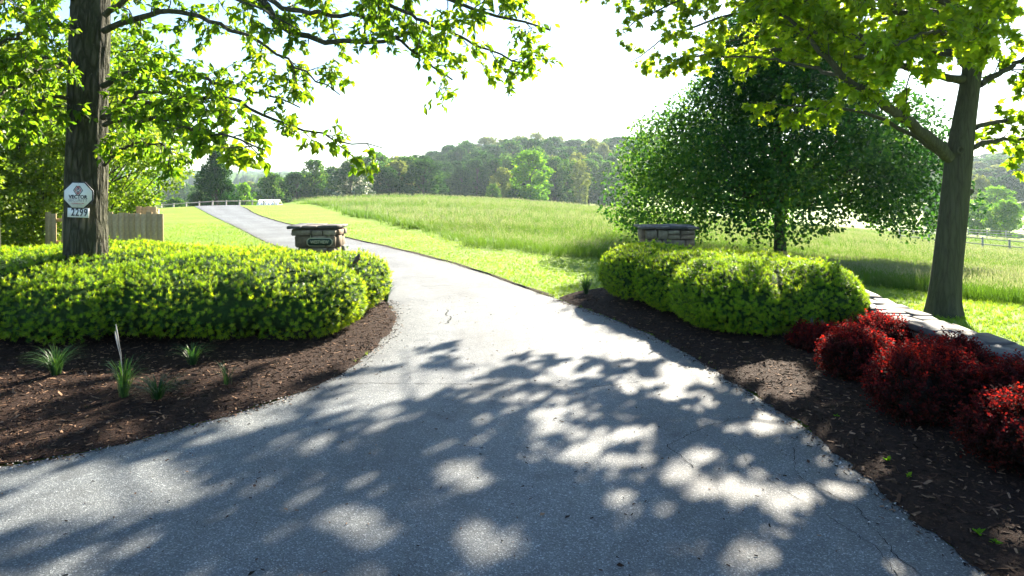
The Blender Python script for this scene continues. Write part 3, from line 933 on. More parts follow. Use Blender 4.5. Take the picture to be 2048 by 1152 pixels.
# maple leaves are cut away so that sun patches land at these spots on the ground (z = 0) and on the bushes
SUN_PATCHES = [(190, 1000, 240, 75, 0), (690, 1075, 90, 52, 0), (920, 960, 75, 40, 0), (970, 1115, 110, 45, 0), (1490, 1135, 95, 35, 0), (1130, 915, 60, 22, 0), (1230, 935, 95, 20, 0),
            (1450, 1000, 85, 28, 0), (1610, 1010, 130, 36, 0), (1720, 985, 80, 28, 0), (1240, 880, 110, 20, 0), (1500, 865, 90, 20, 0), (1560, 805, 90, 14, 0), (1290, 775, 80, 14, 0), (1350, 800, 80, 13, 0),
            (700, 905, 70, 12, 0), (1050, 925, 60, 14, 0), (560, 1010, 60, 16, 0), (1060, 700, 60, 8, 0), (1000, 735, 70, 8, 0), (1200, 715, 80, 8, 0), (820, 770, 230, 22, 0), (1400, 920, 60, 20, 0), (640, 830, 60, 8, 0),
            (1310, 505, 130, 25, 1.1), (1600, 535, 90, 22, 1.0), (1440, 545, 60, 22, 1.0), (1715, 668, 60, 16, .5), (1790, 690, 45, 20, .55), (1770, 760, 50, 18, .55), (1840, 730, 40, 25, .6), (1920, 695, 50, 20, .55), (2010, 800, 45, 25, .6), (1740, 640, 45, 12, .5), (1985, 695, 60, 14, .5), (1900, 665, 40, 10, .5), (1700, 840, 40, 10, 0), (1850, 970, 40, 16, 0)]


def open_crown(P):
    drop = np.zeros(len(P), bool); sd = np.array(S_DIR); rr_ = np.random.default_rng(4).random(len(P))
    for (u, v, ru, rv, z0) in SUN_PATCHES:
        q = P - sd * ((P[:, 2] - z0) / sd[2])[:, None]
        y = np.maximum(q[:, 1], .5)
        du = (U0 + q[:, 0] / y * F_PX - u) / ru; dv = (VH + (CAM_H - z0) / y * F_PX - v) / rv
        drop |= (du * du + dv * dv < .62 + .3 * rr_ + .55 * vnoise(q[:, :2], 31, 5.0)) & (q[:, 1] > .5)
    return ~drop


# ------------------------------------------------------------------ the maple on the right
maple = empty('maple_tree', (7.7, 12.2, T1(7.7, 12.2)))
tag(maple, 'maple with lobed backlit leaves standing behind the low stone wall', 'tree')
mY = 12.2
tp = [px(u, v, mY) for u, v in ((1886, 640), (1888, 600), (1894, 540), (1902, 470), (1910, 400), (1917, 320), (1927, 250), (1940, 170), (1955, 60), (1972, -60), (1985, -220), (2000, -420), (2010, -600))]
tp[0][2] = T1(7.7, 12.2) - .06
mb = trunk_mesh(tp, [.25, .24, .232, .228, .222, .215, .185, .16, .14, .12, .10, .06, .03], 5, 44, 130, .03, .3)
local(obj('trunk', mb.mesh('trunk', True), M['bark_maple']), maple)
# knot and stub on the trunk
kb = MB()
kp = px(1922, 300, mY - .235)
th = np.linspace(0, 2 * np.pi, 17)
kb.add(*tube(np.stack([kp[0] + .05 * np.cos(th), np.full(17, kp[1] + .01), kp[2] + .055 * np.sin(th)], -1), np.full(17, .016), 6, False))
local(obj('knot', kb.mesh('knot', True), M['bark_maple']), maple)
kb = MB()
kp = px(1932, 385, mY - .02)
kb.add(*tube(np.array([kp, kp + [.07, 0, .02], kp + [.12, -.01, .03]]), np.array([.07, .06, .04]), 8))
local(obj('branch_stub', kb.mesh('branch_stub', True), M['bark_dark']), maple)
sk = Skeleton(8, 1)
sk.limb(A((1905, 318, 12.2), (1862, 278, 12.0), (1790, 225, 11.8), (1720, 182, 11.6), (1680, 142, 11.5), (1640, 100, 11.4), (1600, 60, 11.3), (1540, 10, 11.2)), .115, .02, 14, (.5, 1.1), 5, (.15, .4), 6, t0=.4, sides=10)
sk.limb(A((1690, 152, 11.5), (1640, 140, 12), (1560, 118, 13), (1480, 112, 14), (1400, 110, 15), (1320, 130, 16)), .035, .01, 13, (.4, .9), 6, (.15, .35), 7, t0=.15)
sk.limb(A((1932, 158, 12.2), (1880, 156, 12), (1800, 130, 11.8), (1740, 96, 11.6), (1700, 72, 11.5), (1650, 40, 11.4), (1590, 10, 11.3), (1500, -20, 11.2)), .075, .015, 16, (.5, 1.1), 6, (.15, .4), 7, t0=.25, sides=8)
sk.limb(A((1945, 296, 12.2), (1975, 281, 12.3), (2050, 278, 12.5), (2150, 290, 12.8)), .05, .01, 10, (.5, 1.0), 5, (.15, .4), 7, t0=.25)
sk.limb(A((1950, 256, 12.2), (1990, 241, 12.4), (2050, 242, 12.8), (2160, 232, 13.2)), .05, .01, 11, (.5, 1.0), 5, (.15, .4), 7, t0=.2)
sk.limb(A((1960, 170, 12.2), (2010, 140, 12.2), (2060, 110, 12.1), (2160, 60, 12)), .06, .012, 12, (.5, 1.2), 6, (.15, .4), 7, t0=.2)
sk.limb(A((1958, 40, 12.2), (1850, -20, 12.8), (1700, -10, 14), (1500, 20, 16), (1350, 60, 18), (1260, 125, 19.2)), .07, .012, 20, (.5, 1.1), 6, (.15, .4), 7, t0=.15)
sk.limb(A((1960, 0, 12.2), (1800, -80, 12.6), (1550, -50, 13.6), (1350, 0, 14.6), (1250, 60, 15.2)), .07, .012, 20, (.5, 1.2), 6, (.15, .4), 7, t0=.15)
sk.limb(A((1950, 90, 12.2), (1880, 60, 11.2), (1830, 70, 10.4), (1790, 90, 9.8)), .05, .01, 12, (.5, 1.0), 6, (.15, .4), 7, t0=.25)
sk.limb(A((1955, 70, 12.2), (1950, 40, 11.2), (1960, 60, 10.3), (1980, 90, 9.6)), .05, .01, 12, (.5, 1.0), 6, (.15, .4), 7, t0=.25)
sk.limb(A((1905, 330, 12.2), (1800, 250, 12.6), (1700, 215, 13), (1580, 210, 13.3), (1500, 205, 13.4)), .05, .008, 10, (.35, .8), 4, (.15, .35), 6, t0=.55)
sk.limb([(8.6, 12.4, 6.6), (7.2, 15.5, 7.6), (5.6, 19.2, 8.2), (3.6, 21.2, 8.4), (1.8, 21.6, 8.4)], .09, .012, 17, (.5, 1.0), 6, (.2, .45), 7, t0=.2)  # limb added above the view so its shadow falls on the left bed
for e_ in ((2.6, 20.9, 8.3), (1.2, 21.0, 8.6), (3.4, 22.6, 8.6), (5.5, 19.3, 6.2), (7.0, 20.5, 6.8), (8.6, 22, 7.5), (6.4, 22.6, 8.4), (4.5, 18.4, 5.7), (9.6, 20.0, 6.6), (5.8, 17.4, 6.8), (10.6, 17.6, 6.1), (11.6, 16.4, 6.6), (9.6, 16.0, 5.7)):  # limbs added so their shadows land on the driveway, left bed and wall
    b0 = np.array([8.35, 12.3, min(e_[2] - 1.6, 6.3)]); e_ = np.array(e_)
    sk.limb([b0, b0 * .65 + e_ * .35 + [0, 0, .5], b0 * .3 + e_ * .7 + [0, 0, .4], e_], .075, .012, 16, (.6, 1.2), 6, (.2, .45), 7, t0=.3)
sk.limb([(8.6, 12.4, 7.0), (7, 17, 8), (5.2, 20.5, 8.5), (4.0, 22.4, 8.6)], .08, .012, 16, (.6, 1.0), 6, (.2, .45), 7, t0=.4)  # one more limb added to shade the left bed
sk.limb([(8.6, 12.4, 6.9), (8, 16, 8.2), (7.2, 19, 8.8), (6, 21.5, 8.8)], .09, .012, 17, (.7, 1.3), 6, (.2, .45), 7, t0=.2)
for q in range(24):
    a = q * 2.399 + 1.2; z0 = 5.3 + q * .27; L = (6.6 - q * .13) * (1 + .62 * max(0, -.45 * math.cos(a) + .9 * math.sin(a)))
    b0 = np.array([8.4 + q * .03, 12.2, z0]); d = np.array([math.cos(a), math.sin(a), .22])
    sk.limb([b0, b0 + d * L * .35 + [0, 0, .3], b0 + d * L * .7 + [0, 0, .3], b0 + d * L], .08, .012, 16, (.7, 1.4), 6, (.2, .45), 7, t0=.2)
local(obj('limbs', sk.wood.mesh('limbs', True), M['bark_maple']), maple)
crown_from(sk, LEAF_MAPLE, (.10, .18), M['leaf_maple'], maple, 'crown', keep=open_crown)


# ------------------------------------------------------------------ trees whose crown is read as clumps
def clump_tree(seed, H, R, base, nblob, nleaf, leaf, prof, trunk_r, droop=.04, clump=.22):
    """meshes of a tree at the origin: wood, crown"""
    r = np.random.default_rng(seed)
    wood = MB()
    top = np.array([r.normal(0, .03 * H), r.normal(0, .03 * H), H * .86])
    tr = np.array([[0, 0, -.3], [0, 0, base * .6], [top[0] * .3, top[1] * .3, H * .4], top])
    wood.add(*tube(smooth_line(tr, 14), np.linspace(trunk_r, trunk_r * .12, 14), 8))
    Cb, Rb = [], []
    for q in range(nblob):
        t = (q + r.random()) / nblob
        t = t ** .92
        rr = R * prof(t)
        a = q * 2.399 + r.normal(0, .3)
        k = math.sqrt(r.uniform(.25, 1.0))
        br = R * r.uniform(.12, .31) * (.6 + .4 * prof(t)); rr *= r.uniform(.82, 1.16)
        c = np.array([math.cos(a) * max(rr - br * .8, 0) * k, math.sin(a) * max(rr - br * .8, 0) * k, base + (H - base) * t * .93 + .04 * H])
        Cb.append(c); Rb.append(br)
        z0 = max(base * 1.15, min(c[2] - r.uniform(.5, 1.3) * abs(rr) * .8, H * .7))
        s0 = np.array([top[0] * z0 / H, top[1] * z0 / H, z0])
        ln = [s0, s0 * .6 + c * .4 + [0, 0, -.02 * H], c]
        wood.add(*tube(smooth_line(ln, 6, 2), np.linspace(trunk_r * .32, trunk_r * .05, 6), 5))
    Cb, Rb = np.array(Cb), np.array(Rb)
    k = r.choice(nblob, nleaf, p=Rb ** 2 / (Rb ** 2).sum())
    d = r.normal(size=(nleaf, 3)); d /= np.linalg.norm(d, axis=1)[:, None]
    rad_ = Rb[k] * (.42 + .58 * r.random(nleaf) ** .6) * (1 + .26 * vnoise(d * 2.2 + Cb[k], seed + 1, 1.4))
    P = Cb[k] + d * rad_[:, None] * [1.1, 1.1, .8]
    P[:, 2] -= droop * np.hypot(P[:, 0], P[:, 1])
    P = P[P[:, 2] > .25]; k = k[:0] if False else None
    n = len(P)
    out = P - [0, 0, H * .4]; out /= np.linalg.norm(out, axis=1)[:, None]
    Nn = out * .6 + r.normal(0, .6, (n, 3)) + [0, 0, .3]
    D = out * .3 + r.normal(0, .7, (n, 3)) + [0, 0, -.25]
    rn = np.clip(.45 + clump * vnoise(P, seed + 2, 5.0 / R) + r.normal(0, .22, n), 0, 1)
    me = scatter(LEAF_DIAMOND[0] * [1.25, 1, 1], LEAF_DIAMOND[1], np.zeros(4), P, frames(D, Nn), r.uniform(.7, 1.3, n) * leaf, rn, 'crown')
    return wood.mesh('trunk', True), me


P_ROUND = lambda t: max(.25, math.sin(math.pi * min(1, .16 + .8 * t)) ** .7)
P_CONE = lambda t: max(.12, (1 - t) ** .75 * (.75 + .25 * min(1, t / .12)))
P_OVAL = lambda t: max(.2, math.sin(math.pi * (.12 + .84 * t)) ** .6)
P_COL = lambda t: max(.3, math.sin(math.pi * (.2 + .72 * t)) ** .45)


def put_tree(name, meshes, crown_mat, loc, sc, rz, label, group=None, bark='bark_dark'):
    e = empty(name, loc, rz); e.scale = sc
    tag(e, label, 'tree', group)
    w, c = meshes
    if not w.materials: w.materials.append(M[bark])
    o = bpy.data.objects.new('trunk', w); C.objects.link(o); o.parent = e
    if not c.materials: c.materials.append(M[crown_mat])
    o = bpy.data.objects.new('crown', c); C.objects.link(o); o.parent = e; o['kind'] = 'stuff'
    return e


def recolor(meshes, mat):
    c = meshes[1].copy(); c.materials.clear(); c.materials.append(M[mat])
    return meshes[0], c


# the big dark tree in the meadow
gz = T1(11.0, 28)
dark = clump_tree(31, 10.6, 7.9, 2.0, 95, 100000, .14, lambda t: max(.2, (1 - t) ** .5 * (.88 + .12 * min(1, t / .1))), .27, .125, .5)
put_tree('linden_tree', dark, 'leaf_dark', (11.0, 28, gz), (1, 1, 1), .4, 'big dark green tree with drooping skirt standing in the meadow behind the right hedge')

# bright undergrowth trees behind the left hedge
un = [clump_tree(41, 6.0, 2.6, .5, 46, 15000, .115, P_OVAL, .10), clump_tree(42, 7.5, 3.2, .6, 60, 19000, .12, P_OVAL, .13), clump_tree(43, 3.6, 1.9, .1, 34, 10000, .10, P_ROUND, .06)]
un2 = [recolor(un[0], 'leaf_oak'), recolor(un[1], 'leaf_oak')]
for mesh_, mt, (x, y), s, rz, lab in (
        (un[0], 'leaf_under', (-13.2, 22.0), 1.0, .3, 'bright backlit young tree directly right of the signed trunk, above the board fence'),
        (un[0], 'leaf_under', (-14.6, 20.2), 1.0, 2.0, 'bright backlit young tree left of the signed trunk, behind the board fence'),
        (un[1], 'leaf_under', (-17.5, 24.5), 1.0, 1.0, 'tall leafy tree filling the gap between the two left trunks'),
        (un2[1], 'leaf_oak', (-17.0, 28.5), 1.15, 4.0, 'tall darker green tree behind the bright young trees on the left'),
        (un[0], 'leaf_under', (-19.5, 19.0), 1.15, 5.0, 'leafy tree at the far left edge of the woods'),
        (un[2], 'leaf_under', (-13.2, 19.2), .9, .6, 'low leafy shrub rising behind the board fence, left of the signed trunk'),
        (un[2], 'leaf_under', (-13.95, 17.2), .95, 1.6, 'leafy shrub beside the leftmost trunk behind the hedge'),
        (un[2], 'leaf_under', (-16.4, 17.0), 1.0, 3.6, 'leafy shrub at the left edge behind the leftmost trunk')):
    put_tree('young_tree' if 'tree' in lab else 'leafy_shrub', mesh_, mt, (x, y, T1(x, y)), (s, s, s), rz, lab)

# trees in the distance
far = [clump_tree(51, 12, 5.2, 1.2, 40, 5200, .50, P_ROUND, .28), clump_tree(52, 13, 4.6, 1.0, 44, 5200, .48, P_OVAL, .28),
       clump_tree(53, 14, 3.4, 1.0, 44, 4600, .45, P_COL, .24), clump_tree(54, 12, 5.4, 1.5, 36, 5200, .50, P_ROUND, .3)]
fdark = [recolor(m, 'leaf_wood_dark') for m in far]
flime = [recolor(m, 'leaf_lime') for m in far]
fpale = [recolor(m, 'leaf_pale') for m in far]
fbloom = recolor(far[0], 'leaf_blossom')
HM = [12, 13, 14, 12]; RM = [5.2, 4.6, 3.4, 5.4]


def far_tree(u, vtop, Y, wpx, ms, k, mt, label, group=None, name='distant_tree', minh=3.0):
    x = (u - U0) / F_PX * Y; z = T1(x, Y)
    ztop = CAM_H - (vtop - VH) / F_PX * Y
    h = max(minh, ztop - z)
    rr = wpx / F_PX * Y / 2
    return put_tree(name, ms[k], mt, (x, Y, z), (rr / RM[k] / 1.05, rr / RM[k] / 1.05, h / HM[k]), rng.uniform(0, 6.28), label, group)


cone = clump_tree(55, 6, 2.6, .1, 60, 16000, .17, lambda t: max(.25, (1 - t ** 1.7) ** .8 * (.8 + .2 * min(1, t / .25))), .16)
x, Yc = (430 - U0) / F_PX * 82, 82
put_tree('evergreen_tree', cone, 'leaf_wood_dark', (x, Yc, T1(x, Yc)), (1.22, 1.22, (CAM_H + 47 / F_PX * Yc - T1(x, Yc)) / 5.3), 1.0, 'dense dark conical tree standing alone behind the bend of the driveway')
far_tree(350, 395, 105, 70, far, 0, 'leaf_wood', 'hazy green tree left of the dark conical tree')
far_tree(395, 372, 190, 60, far, 3, 'leaf_wood', 'hazy round tree half hidden behind the dark conical tree')
far_tree(488, 365, 130, 62, flime, 1, 'leaf_lime', 'light green tree right of the dark conical tree')
far_tree(545, 346, 140, 104, far, 0, 'leaf_wood', 'round green tree above the white roof')
far_tree(592, 344, 150, 88, fdark, 1, 'leaf_wood_dark', 'darker round tree right of the white roof')
far_tree(630, 318, 150, 78, far, 1, 'leaf_wood', 'tall thin-topped tree at the left end of the meadow crest')
far_tree(702, 322, 138, 112, (fbloom,), 0, 'leaf_blossom', 'rounded tree covered in white blossom on the meadow crest', name='blossom_tree')
far_tree(665, 335, 175, 70, fdark, 3, 'leaf_wood_dark', 'dark tree behind the left side of the white blossom tree')
far_tree(775, 334, 150, 96, fdark, 0, 'leaf_wood_dark', 'dark round tree right of the white blossom tree')
far_tree(815, 312, 165, 100, far, 1, 'leaf_wood', 'mid green tree between the dark round tree and the wood')
far_tree(1062, 300, 150, 112, flime, 1, 'leaf_lime', 'tall light yellow-green tree in front of the wood')
far_tree(1005, 335, 165, 66, fpale, 0, 'leaf_pale', 'smaller pale tree left of the tall yellow-green tree')
far_tree(985, 368, 150, 40, far, 3, 'leaf_wood', 'bushy small tree at the foot of the wood, left of the yellow-green tree')
far_tree(1028, 378, 148, 44, fdark, 3, 'leaf_wood_dark', 'dark bush at the foot of the tall yellow-green tree')
far_tree(1135, 318, 172, 50, far, 2, 'leaf_wood', 'narrow green tree right of the tall yellow-green tree')
far_tree(1160, 322, 170, 44, fpale, 2, 'leaf_pale', 'narrow pale tree, right one of the narrow pair')
far_tree(1112, 325, 200, 50, fpale, 1, 'leaf_pale', 'pale tree behind the gap right of the yellow-green tree')
far_tree(1205, 345, 185, 42, far, 2, 'leaf_wood', 'narrow green tree near the left side of the big meadow tree')
far_tree(1955, 402, 112, 74, flime, 3, 'leaf_lime', 'small lime green pasture tree just right of the maple trunk')
far_tree(2012, 400, 108, 92, flime, 0, 'leaf_lime', 'lime green pasture tree at the right edge, by the rail fence')
far_tree(1990, 374, 135, 110, flime, 3, 'leaf_lime', 'wider lime green tree rising behind the two pasture trees')
far_tree(1962, 352, 160, 58, fpale, 0, 'leaf_pale', 'pale tree rising above the lime green pasture trees')
far_tree(1868, 415, 140, 60, fdark, 0, 'leaf_wood_dark', 'dark bluish tree left of the maple trunk behind the rail fence')
far_tree(2055, 330, 190, 90, fdark, 1, 'leaf_wood_dark', 'dark tree at the right edge behind the lime green trees')

sky_u = [300, 380, 480, 560, 640, 700, 760, 830, 860, 900, 950, 1000, 1060, 1100, 1150, 1200, 1250, 1300, 1500, 1850, 1920, 2048, 2140]
sky_v = [372, 366, 362, 352, 335, 312, 310, 312, 300, 288, 282, 277, 271, 273, 276, 279, 282, 276, 280, 300, 312, 302, 300]
fr = np.random.default_rng(77)
rows = [(185, 800, 1270, 42, 42), (205, 830, 1300, 30, 42), (235, 840, 1300, 15, 44), (270, 850, 1320, 3, 46), (310, 880, 1330, -4, 44), (160, 640, 850, 12, 60), (185, 560, 860, 4, 58), (240, 420, 700, 8, 50), (330, 330, 620, 4, 44),
        (190, 1840, 2110, 48, 52), (230, 1800, 2120, 26, 52), (280, 1780, 2140, 8, 50), (330, 1760, 2140, -3, 46)]
for (Y, u0, u1, dv, wp) in rows:
    u = u0 + fr.uniform(0, wp * .5)
    while u < u1:
        vt = np.interp(u, sky_u, sky_v) + dv + fr.normal(0, 5)
        YY = Y * fr.uniform(.95, 1.06); k = int(fr.integers(0, 4)); ms = [far, far, fdark, fdark, fpale][int(fr.integers(0, 5))]
        if 840 < u < 990 and Y < 300: ms = fdark
        if k == 2: k = 1
        right = u > 1500; left = u < 860
        lab = ('one of the trees massed on the wooded slope beyond the right pasture' if right else 'one of the hazy trees massed beyond the lawn crest on the left' if left else 'one of the trees massed in the wood on the hill behind the meadow')
        grp = 'trees of the right slope' if right else 'trees beyond the lawn crest' if left else 'trees of the hill wood'
        far_tree(u, vt, YY, wp * fr.uniform(.95, 1.6) * 1.4, ms, k, None, lab, grp, minh=6)
        u += wp * fr.uniform(.6, .95)

# far wooded ridges, one mass
rv, rf = [], []
for (Y, amp, base_v) in ((620, 7, 352), (950, 9, 348), (1500, 12, 345)):
    xs = np.arange(-Y * .95, Y * .95, Y / 210.0)
    for q in range(4):
        z = terrain(xs, np.full(len(xs), Y + q * 18.0))
        tops = np.maximum(z + 5, CAM_H - (base_v + 3 - q * 2 - VH) / F_PX * Y + amp * .35 * vnoise(xs[:, None], q + int(Y), .02)) + fr.random(len(xs)) * amp * .35
        a = np.c_[xs, np.full(len(xs), Y + q * 18.0), z - 3]; m_ = np.c_[xs + fr.normal(0, 2, len(xs)), Y + q * 18.0 - 4 + fr.normal(0, 3, len(xs)), (z + tops) / 2]
        b = np.c_[xs, Y + q * 18.0 + 6 + fr.normal(0, 3, len(xs)), tops]; c_ = np.c_[xs, np.full(len(xs), Y + q * 18.0 + 22), z - 3]
        n0 = sum(len(v_) for v_ in rv); L = len(xs); k = np.arange(L - 1)
        rv += [a, m_, b, c_]
        for s in range(3): rf.append(np.stack([n0 + s * L + k, n0 + s * L + k + 1, n0 + (s + 1) * L + k + 1, n0 + (s + 1) * L + k], -1))
tag(obj('far_woods', make_mesh('far_woods', np.concatenate(rv), np.concatenate(rf)), M['far_wood']), 'far blue-hazed wooded ridges on the horizon', 'woods', kind='stuff')


# ------------------------------------------------------------------ hedges and bushes
def superell(c, r, p, seed, amp, nu=64, nv=32, zmin=.06):
    th = np.linspace(0, 2 * np.pi, nu, endpoint=False); ph = np.linspace(-np.pi / 2, np.pi / 2, nv)
    PH, TH = np.meshgrid(ph, th, indexing='ij')
    d = np.stack([np.cos(PH) * np.cos(TH), np.cos(PH) * np.sin(TH), np.sin(PH)], -1).reshape(-1, 3)
    q = (np.abs(d) ** p).sum(1) ** (-1 / p)
    P = d * q[:, None] * r
    Pw = P + c
    P = P * (1 + amp * vnoise(Pw * 1.7, seed, 1.5) + amp * .5 * vnoise(Pw * 4.5, seed + 1, 1.5))[:, None]
    V = P + c
    V[:, 2] = np.maximum(V[:, 2], zmin)
    i, j = np.meshgrid(np.arange(nv - 1), np.arange(nu), indexing='ij')
    F = np.stack([i * nu + j, i * nu + (j + 1) % nu, (i + 1) * nu + (j + 1) % nu, (i + 1) * nu + j], -1).reshape(-1, 4)
    return V, F


def shoot(nn, ln, w, r, spread):
    V, F, t = [], [], []
    for q in range(nn):
        a = q * 2.399; up = r.uniform(.25, 1.0) * spread
        d = np.array([math.cos(a) * up, math.sin(a) * up, 1.0]); d /= np.linalg.norm(d)
        s = np.array([-math.sin(a), math.cos(a), 0])
        b = np.array([0, 0, ln * .55 * q / nn]); L = ln * r.uniform(.6, 1.0)
        k = len(V)
        V += [b + d * L * .15 - s * w, b + d * L * .15 + s * w, b + d * L + [0, 0, -L * .12]]
        F += [[k, k + 1, k + 2]]
        t += [.15, .15, 1.0]
    return np.array(V), np.array(F), np.array(t)


def bush_points(lobes, n, seed, amp):
    """points on the outside of a union of lobes"""
    r = np.random.default_rng(seed)
    Ps, Ns = [], []
    areas = [l[1][0] * l[1][1] + (l[1][0] + l[1][1]) * l[1][2] for l in lobes]
    for q, (c, rr, p) in enumerate(lobes):
        V, F = superell(np.array(c), np.array(rr), p, seed + q, amp)
        m = int(n * areas[q] / sum(areas) * 1.5)
        P, Nr = tri_sample(V, F, m, r)
        ok = P[:, 2] > .08
        for q2, (c2, r2, p2) in enumerate(lobes):
            if q2 != q:
                f = (np.abs((P - c2) / r2) ** p2).sum(1)
                ok &= f > .93
        Ps.append(P[ok]); Ns.append(Nr[ok])
    return np.concatenate(Ps), np.concatenate(Ns)


def hedge(name, lobes, n, seed, label, cat, sh, mats, size, stems, core_mat, amp=.075, up=.55, core_shrink=.09, loc=None, group=None):
    r = np.random.default_rng(seed + 100)
    c0 = np.mean([l[0] for l in lobes], axis=0); root = empty(name, (c0[0], c0[1], 0)); tag(root, label, cat, group)
    P, Nr = bush_points(lobes, n, seed, amp)
    m = len(P)
    D = Nr + r.normal(0, .35, (m, 3)) + [0, 0, up]
    D /= np.linalg.norm(D, axis=1)[:, None]
    # template axis is z: frame with z along D
    R0 = frames(np.cross(D, r.normal(size=(m, 3))), D)
    dep = r.random(m) ** 1.6 * .07 * (size[1] / .1)
    rn = np.clip(.5 + .25 * vnoise(P, seed, 1.2) + r.normal(0, .2, m), 0, 1)
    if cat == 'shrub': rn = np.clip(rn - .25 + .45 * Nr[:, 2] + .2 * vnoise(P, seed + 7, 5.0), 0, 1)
    tv, tf, tt = sh
    stray = (r.random(m) < .07) * r.uniform(0, .09, m)
    low = P[:, 2] < .14 + .08 * vnoise(P, seed + 5, 2.5) if cat == 'hedge' else np.zeros(m, bool)
    P = P + (Nr * .6 + [0, 0, .5]) * stray[:, None]; P[low, 2] += .06; P[low] -= Nr[low] * .10
    me = scatter(tv, tf, tt, P - Nr * dep[:, None] - D * .02, R0, r.uniform(size[0], size[1], m), rn, 'foliage')
    o = local(obj('foliage', me, mats[0]), root); o['kind'] = 'stuff'
    # older inner shoots
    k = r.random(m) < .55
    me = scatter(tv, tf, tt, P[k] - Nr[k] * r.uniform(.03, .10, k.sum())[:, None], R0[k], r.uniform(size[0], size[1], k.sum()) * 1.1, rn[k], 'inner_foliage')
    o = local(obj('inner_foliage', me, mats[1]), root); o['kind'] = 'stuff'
    mb = MB()
    for q, (c, rr, p) in enumerate(lobes):
        mb.add(*superell(np.array(c), np.maximum(np.array(rr) - core_shrink, .05), p, seed + q, amp, 40, 20, .24 if cat == 'hedge' else .14))
    local(obj('twig_mass', mb.mesh('twig_mass', True), core_mat), root)
    for (x, y) in stems:
        a = r.uniform(0, 6.28)
        V, F = tube(np.array([[x, y, -.05], [x + .03 * math.cos(a), y + .03 * math.sin(a), .2], [x + .1 * math.cos(a), y + .1 * math.sin(a), .5]]), np.array([.035, .03, .02]), 6)
        mb = MB(); mb.add(V, F); local(obj('stem', mb.mesh('stem', True), M['bark_dark']), root)
    return root


M['twigs'] = plain('twigs', (.018, .042, .011), .95, .05, 30, .6)
M['twigs_red'] = plain('twigs_red', (.022, .012, .011), .95, .05, 30, .6)
sr = np.random.default_rng(3)
YEW = shoot(15, 1.0, .08, sr, 2.4)
LH = [((-4.7, 11.4, .58), (2.1, 2.1, .64), 2.3), ((-3.3, 10.75, .52), (.95, 1.2, .56), 2.2), ((-3.05, 12.2, .58), (.85, 1.2, .53), 2.3), ((-6.4, 10.85, .5), (1.5, 1.6, .58), 2.2),
      ((-7.7, 12.1, .58), (2.6, 2.6, .65), 2.5), ((-8.9, 10.85, .5), (1.6, 1.7, .60), 2.2), ((-11.4, 12.0, .60), (2.9, 2.7, .65), 2.5), ((-5.8, 12.9, .60), (1.9, 1.6, .54), 2.6)]
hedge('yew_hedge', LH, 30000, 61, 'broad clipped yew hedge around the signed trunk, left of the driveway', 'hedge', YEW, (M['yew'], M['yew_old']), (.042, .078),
      [(-3.2 - .5 * q, 10.3 + .35 * (q % 3)) for q in range(14)], M['twigs'])
RH = [((2.72, 13.5, .60), (.95, 1.05, .55), 2.5), ((3.3, 12.4, .58), (1.0, 1.1, .56), 2.4), ((3.55, 11.1, .54), (.95, 1.3, .60), 2.3), ((4.55, 10.95, .54), (.95, 1.3, .58), 2.3), ((4.4, 12.5, .58), (1.15, 1.1, .52), 2.5)]
hedge('yew_hedge', RH, 20000, 71, 'rounded lobed yew hedge right of the driveway, before the meadow', 'hedge', YEW, (M['yew'], M['yew_old']), (.040, .070),
      [(2.6, 13.0), (2.8, 12.6), (3.1, 12.0), (3.0, 11.5), (3.3, 10.9), (3.7, 10.6), (4.1, 10.4), (4.6, 10.5), (5.0, 10.6)], M['twigs'], .11)

# barberries
bs = np.random.default_rng(13)


def barb_shoot(r):
    V, F, t = [], [], []
    for q in range(11):
        h = .1 + .9 * q / 10; a = q * 2.399
        d = np.array([math.cos(a), math.sin(a), .75]); d /= np.linalg.norm(d); s = np.array([-math.sin(a), math.cos(a), 0])
        L = .28 * (1.15 - .4 * h); b = np.array([0, 0, h]); k = len(V)
        V += [b, b + d * L * .55 - s * L * .3, b + d * L * .55 + s * L * .3, b + d * L]
        F += [[k, k + 2, k + 3], [k, k + 3, k + 1]]; t += [h * .9, h, h, h]
    return np.array(V), np.array(F), np.array(t)


BARB = barb_shoot(bs)
barbs = [((5.0, 9.2), .38, .50, 'dark red barberry tucked between the right yew hedge and the wall end'),
         ((4.2, 9.35), .30, .33, 'dim purple barberry in shade at the foot of the right yew hedge'),
         ((4.10, 8.1), .42, .56, 'round red barberry nearest the foot of the right yew hedge'),
         ((4.80, 7.6), .40, .56, 'red barberry pressed against the middle of the stone wall'),
         ((4.12, 6.8), .48, .68, 'largest red barberry in the middle of the row, by the mulch'),
         ((4.88, 6.4), .42, .62, 'red barberry against the wall at the right edge of the photograph'),
         ((4.18, 5.45), .52, .66, 'nearest red barberry, cut by the right edge of the photograph')]
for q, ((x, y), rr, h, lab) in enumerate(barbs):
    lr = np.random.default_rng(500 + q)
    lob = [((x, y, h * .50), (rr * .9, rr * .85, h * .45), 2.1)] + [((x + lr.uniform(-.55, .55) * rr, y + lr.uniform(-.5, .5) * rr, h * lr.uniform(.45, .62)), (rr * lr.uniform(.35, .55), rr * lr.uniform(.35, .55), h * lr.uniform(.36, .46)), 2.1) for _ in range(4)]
    hedge('barberry_bush', lob, 2300, 81 + q * 3, lab, 'shrub', BARB, (M['barberry'], M['barberry']), (.06, .17), [(x, y), (x + .1, y - .1)], M['twigs_red'], .15, .9, .08, group='red barberries along the stone wall')

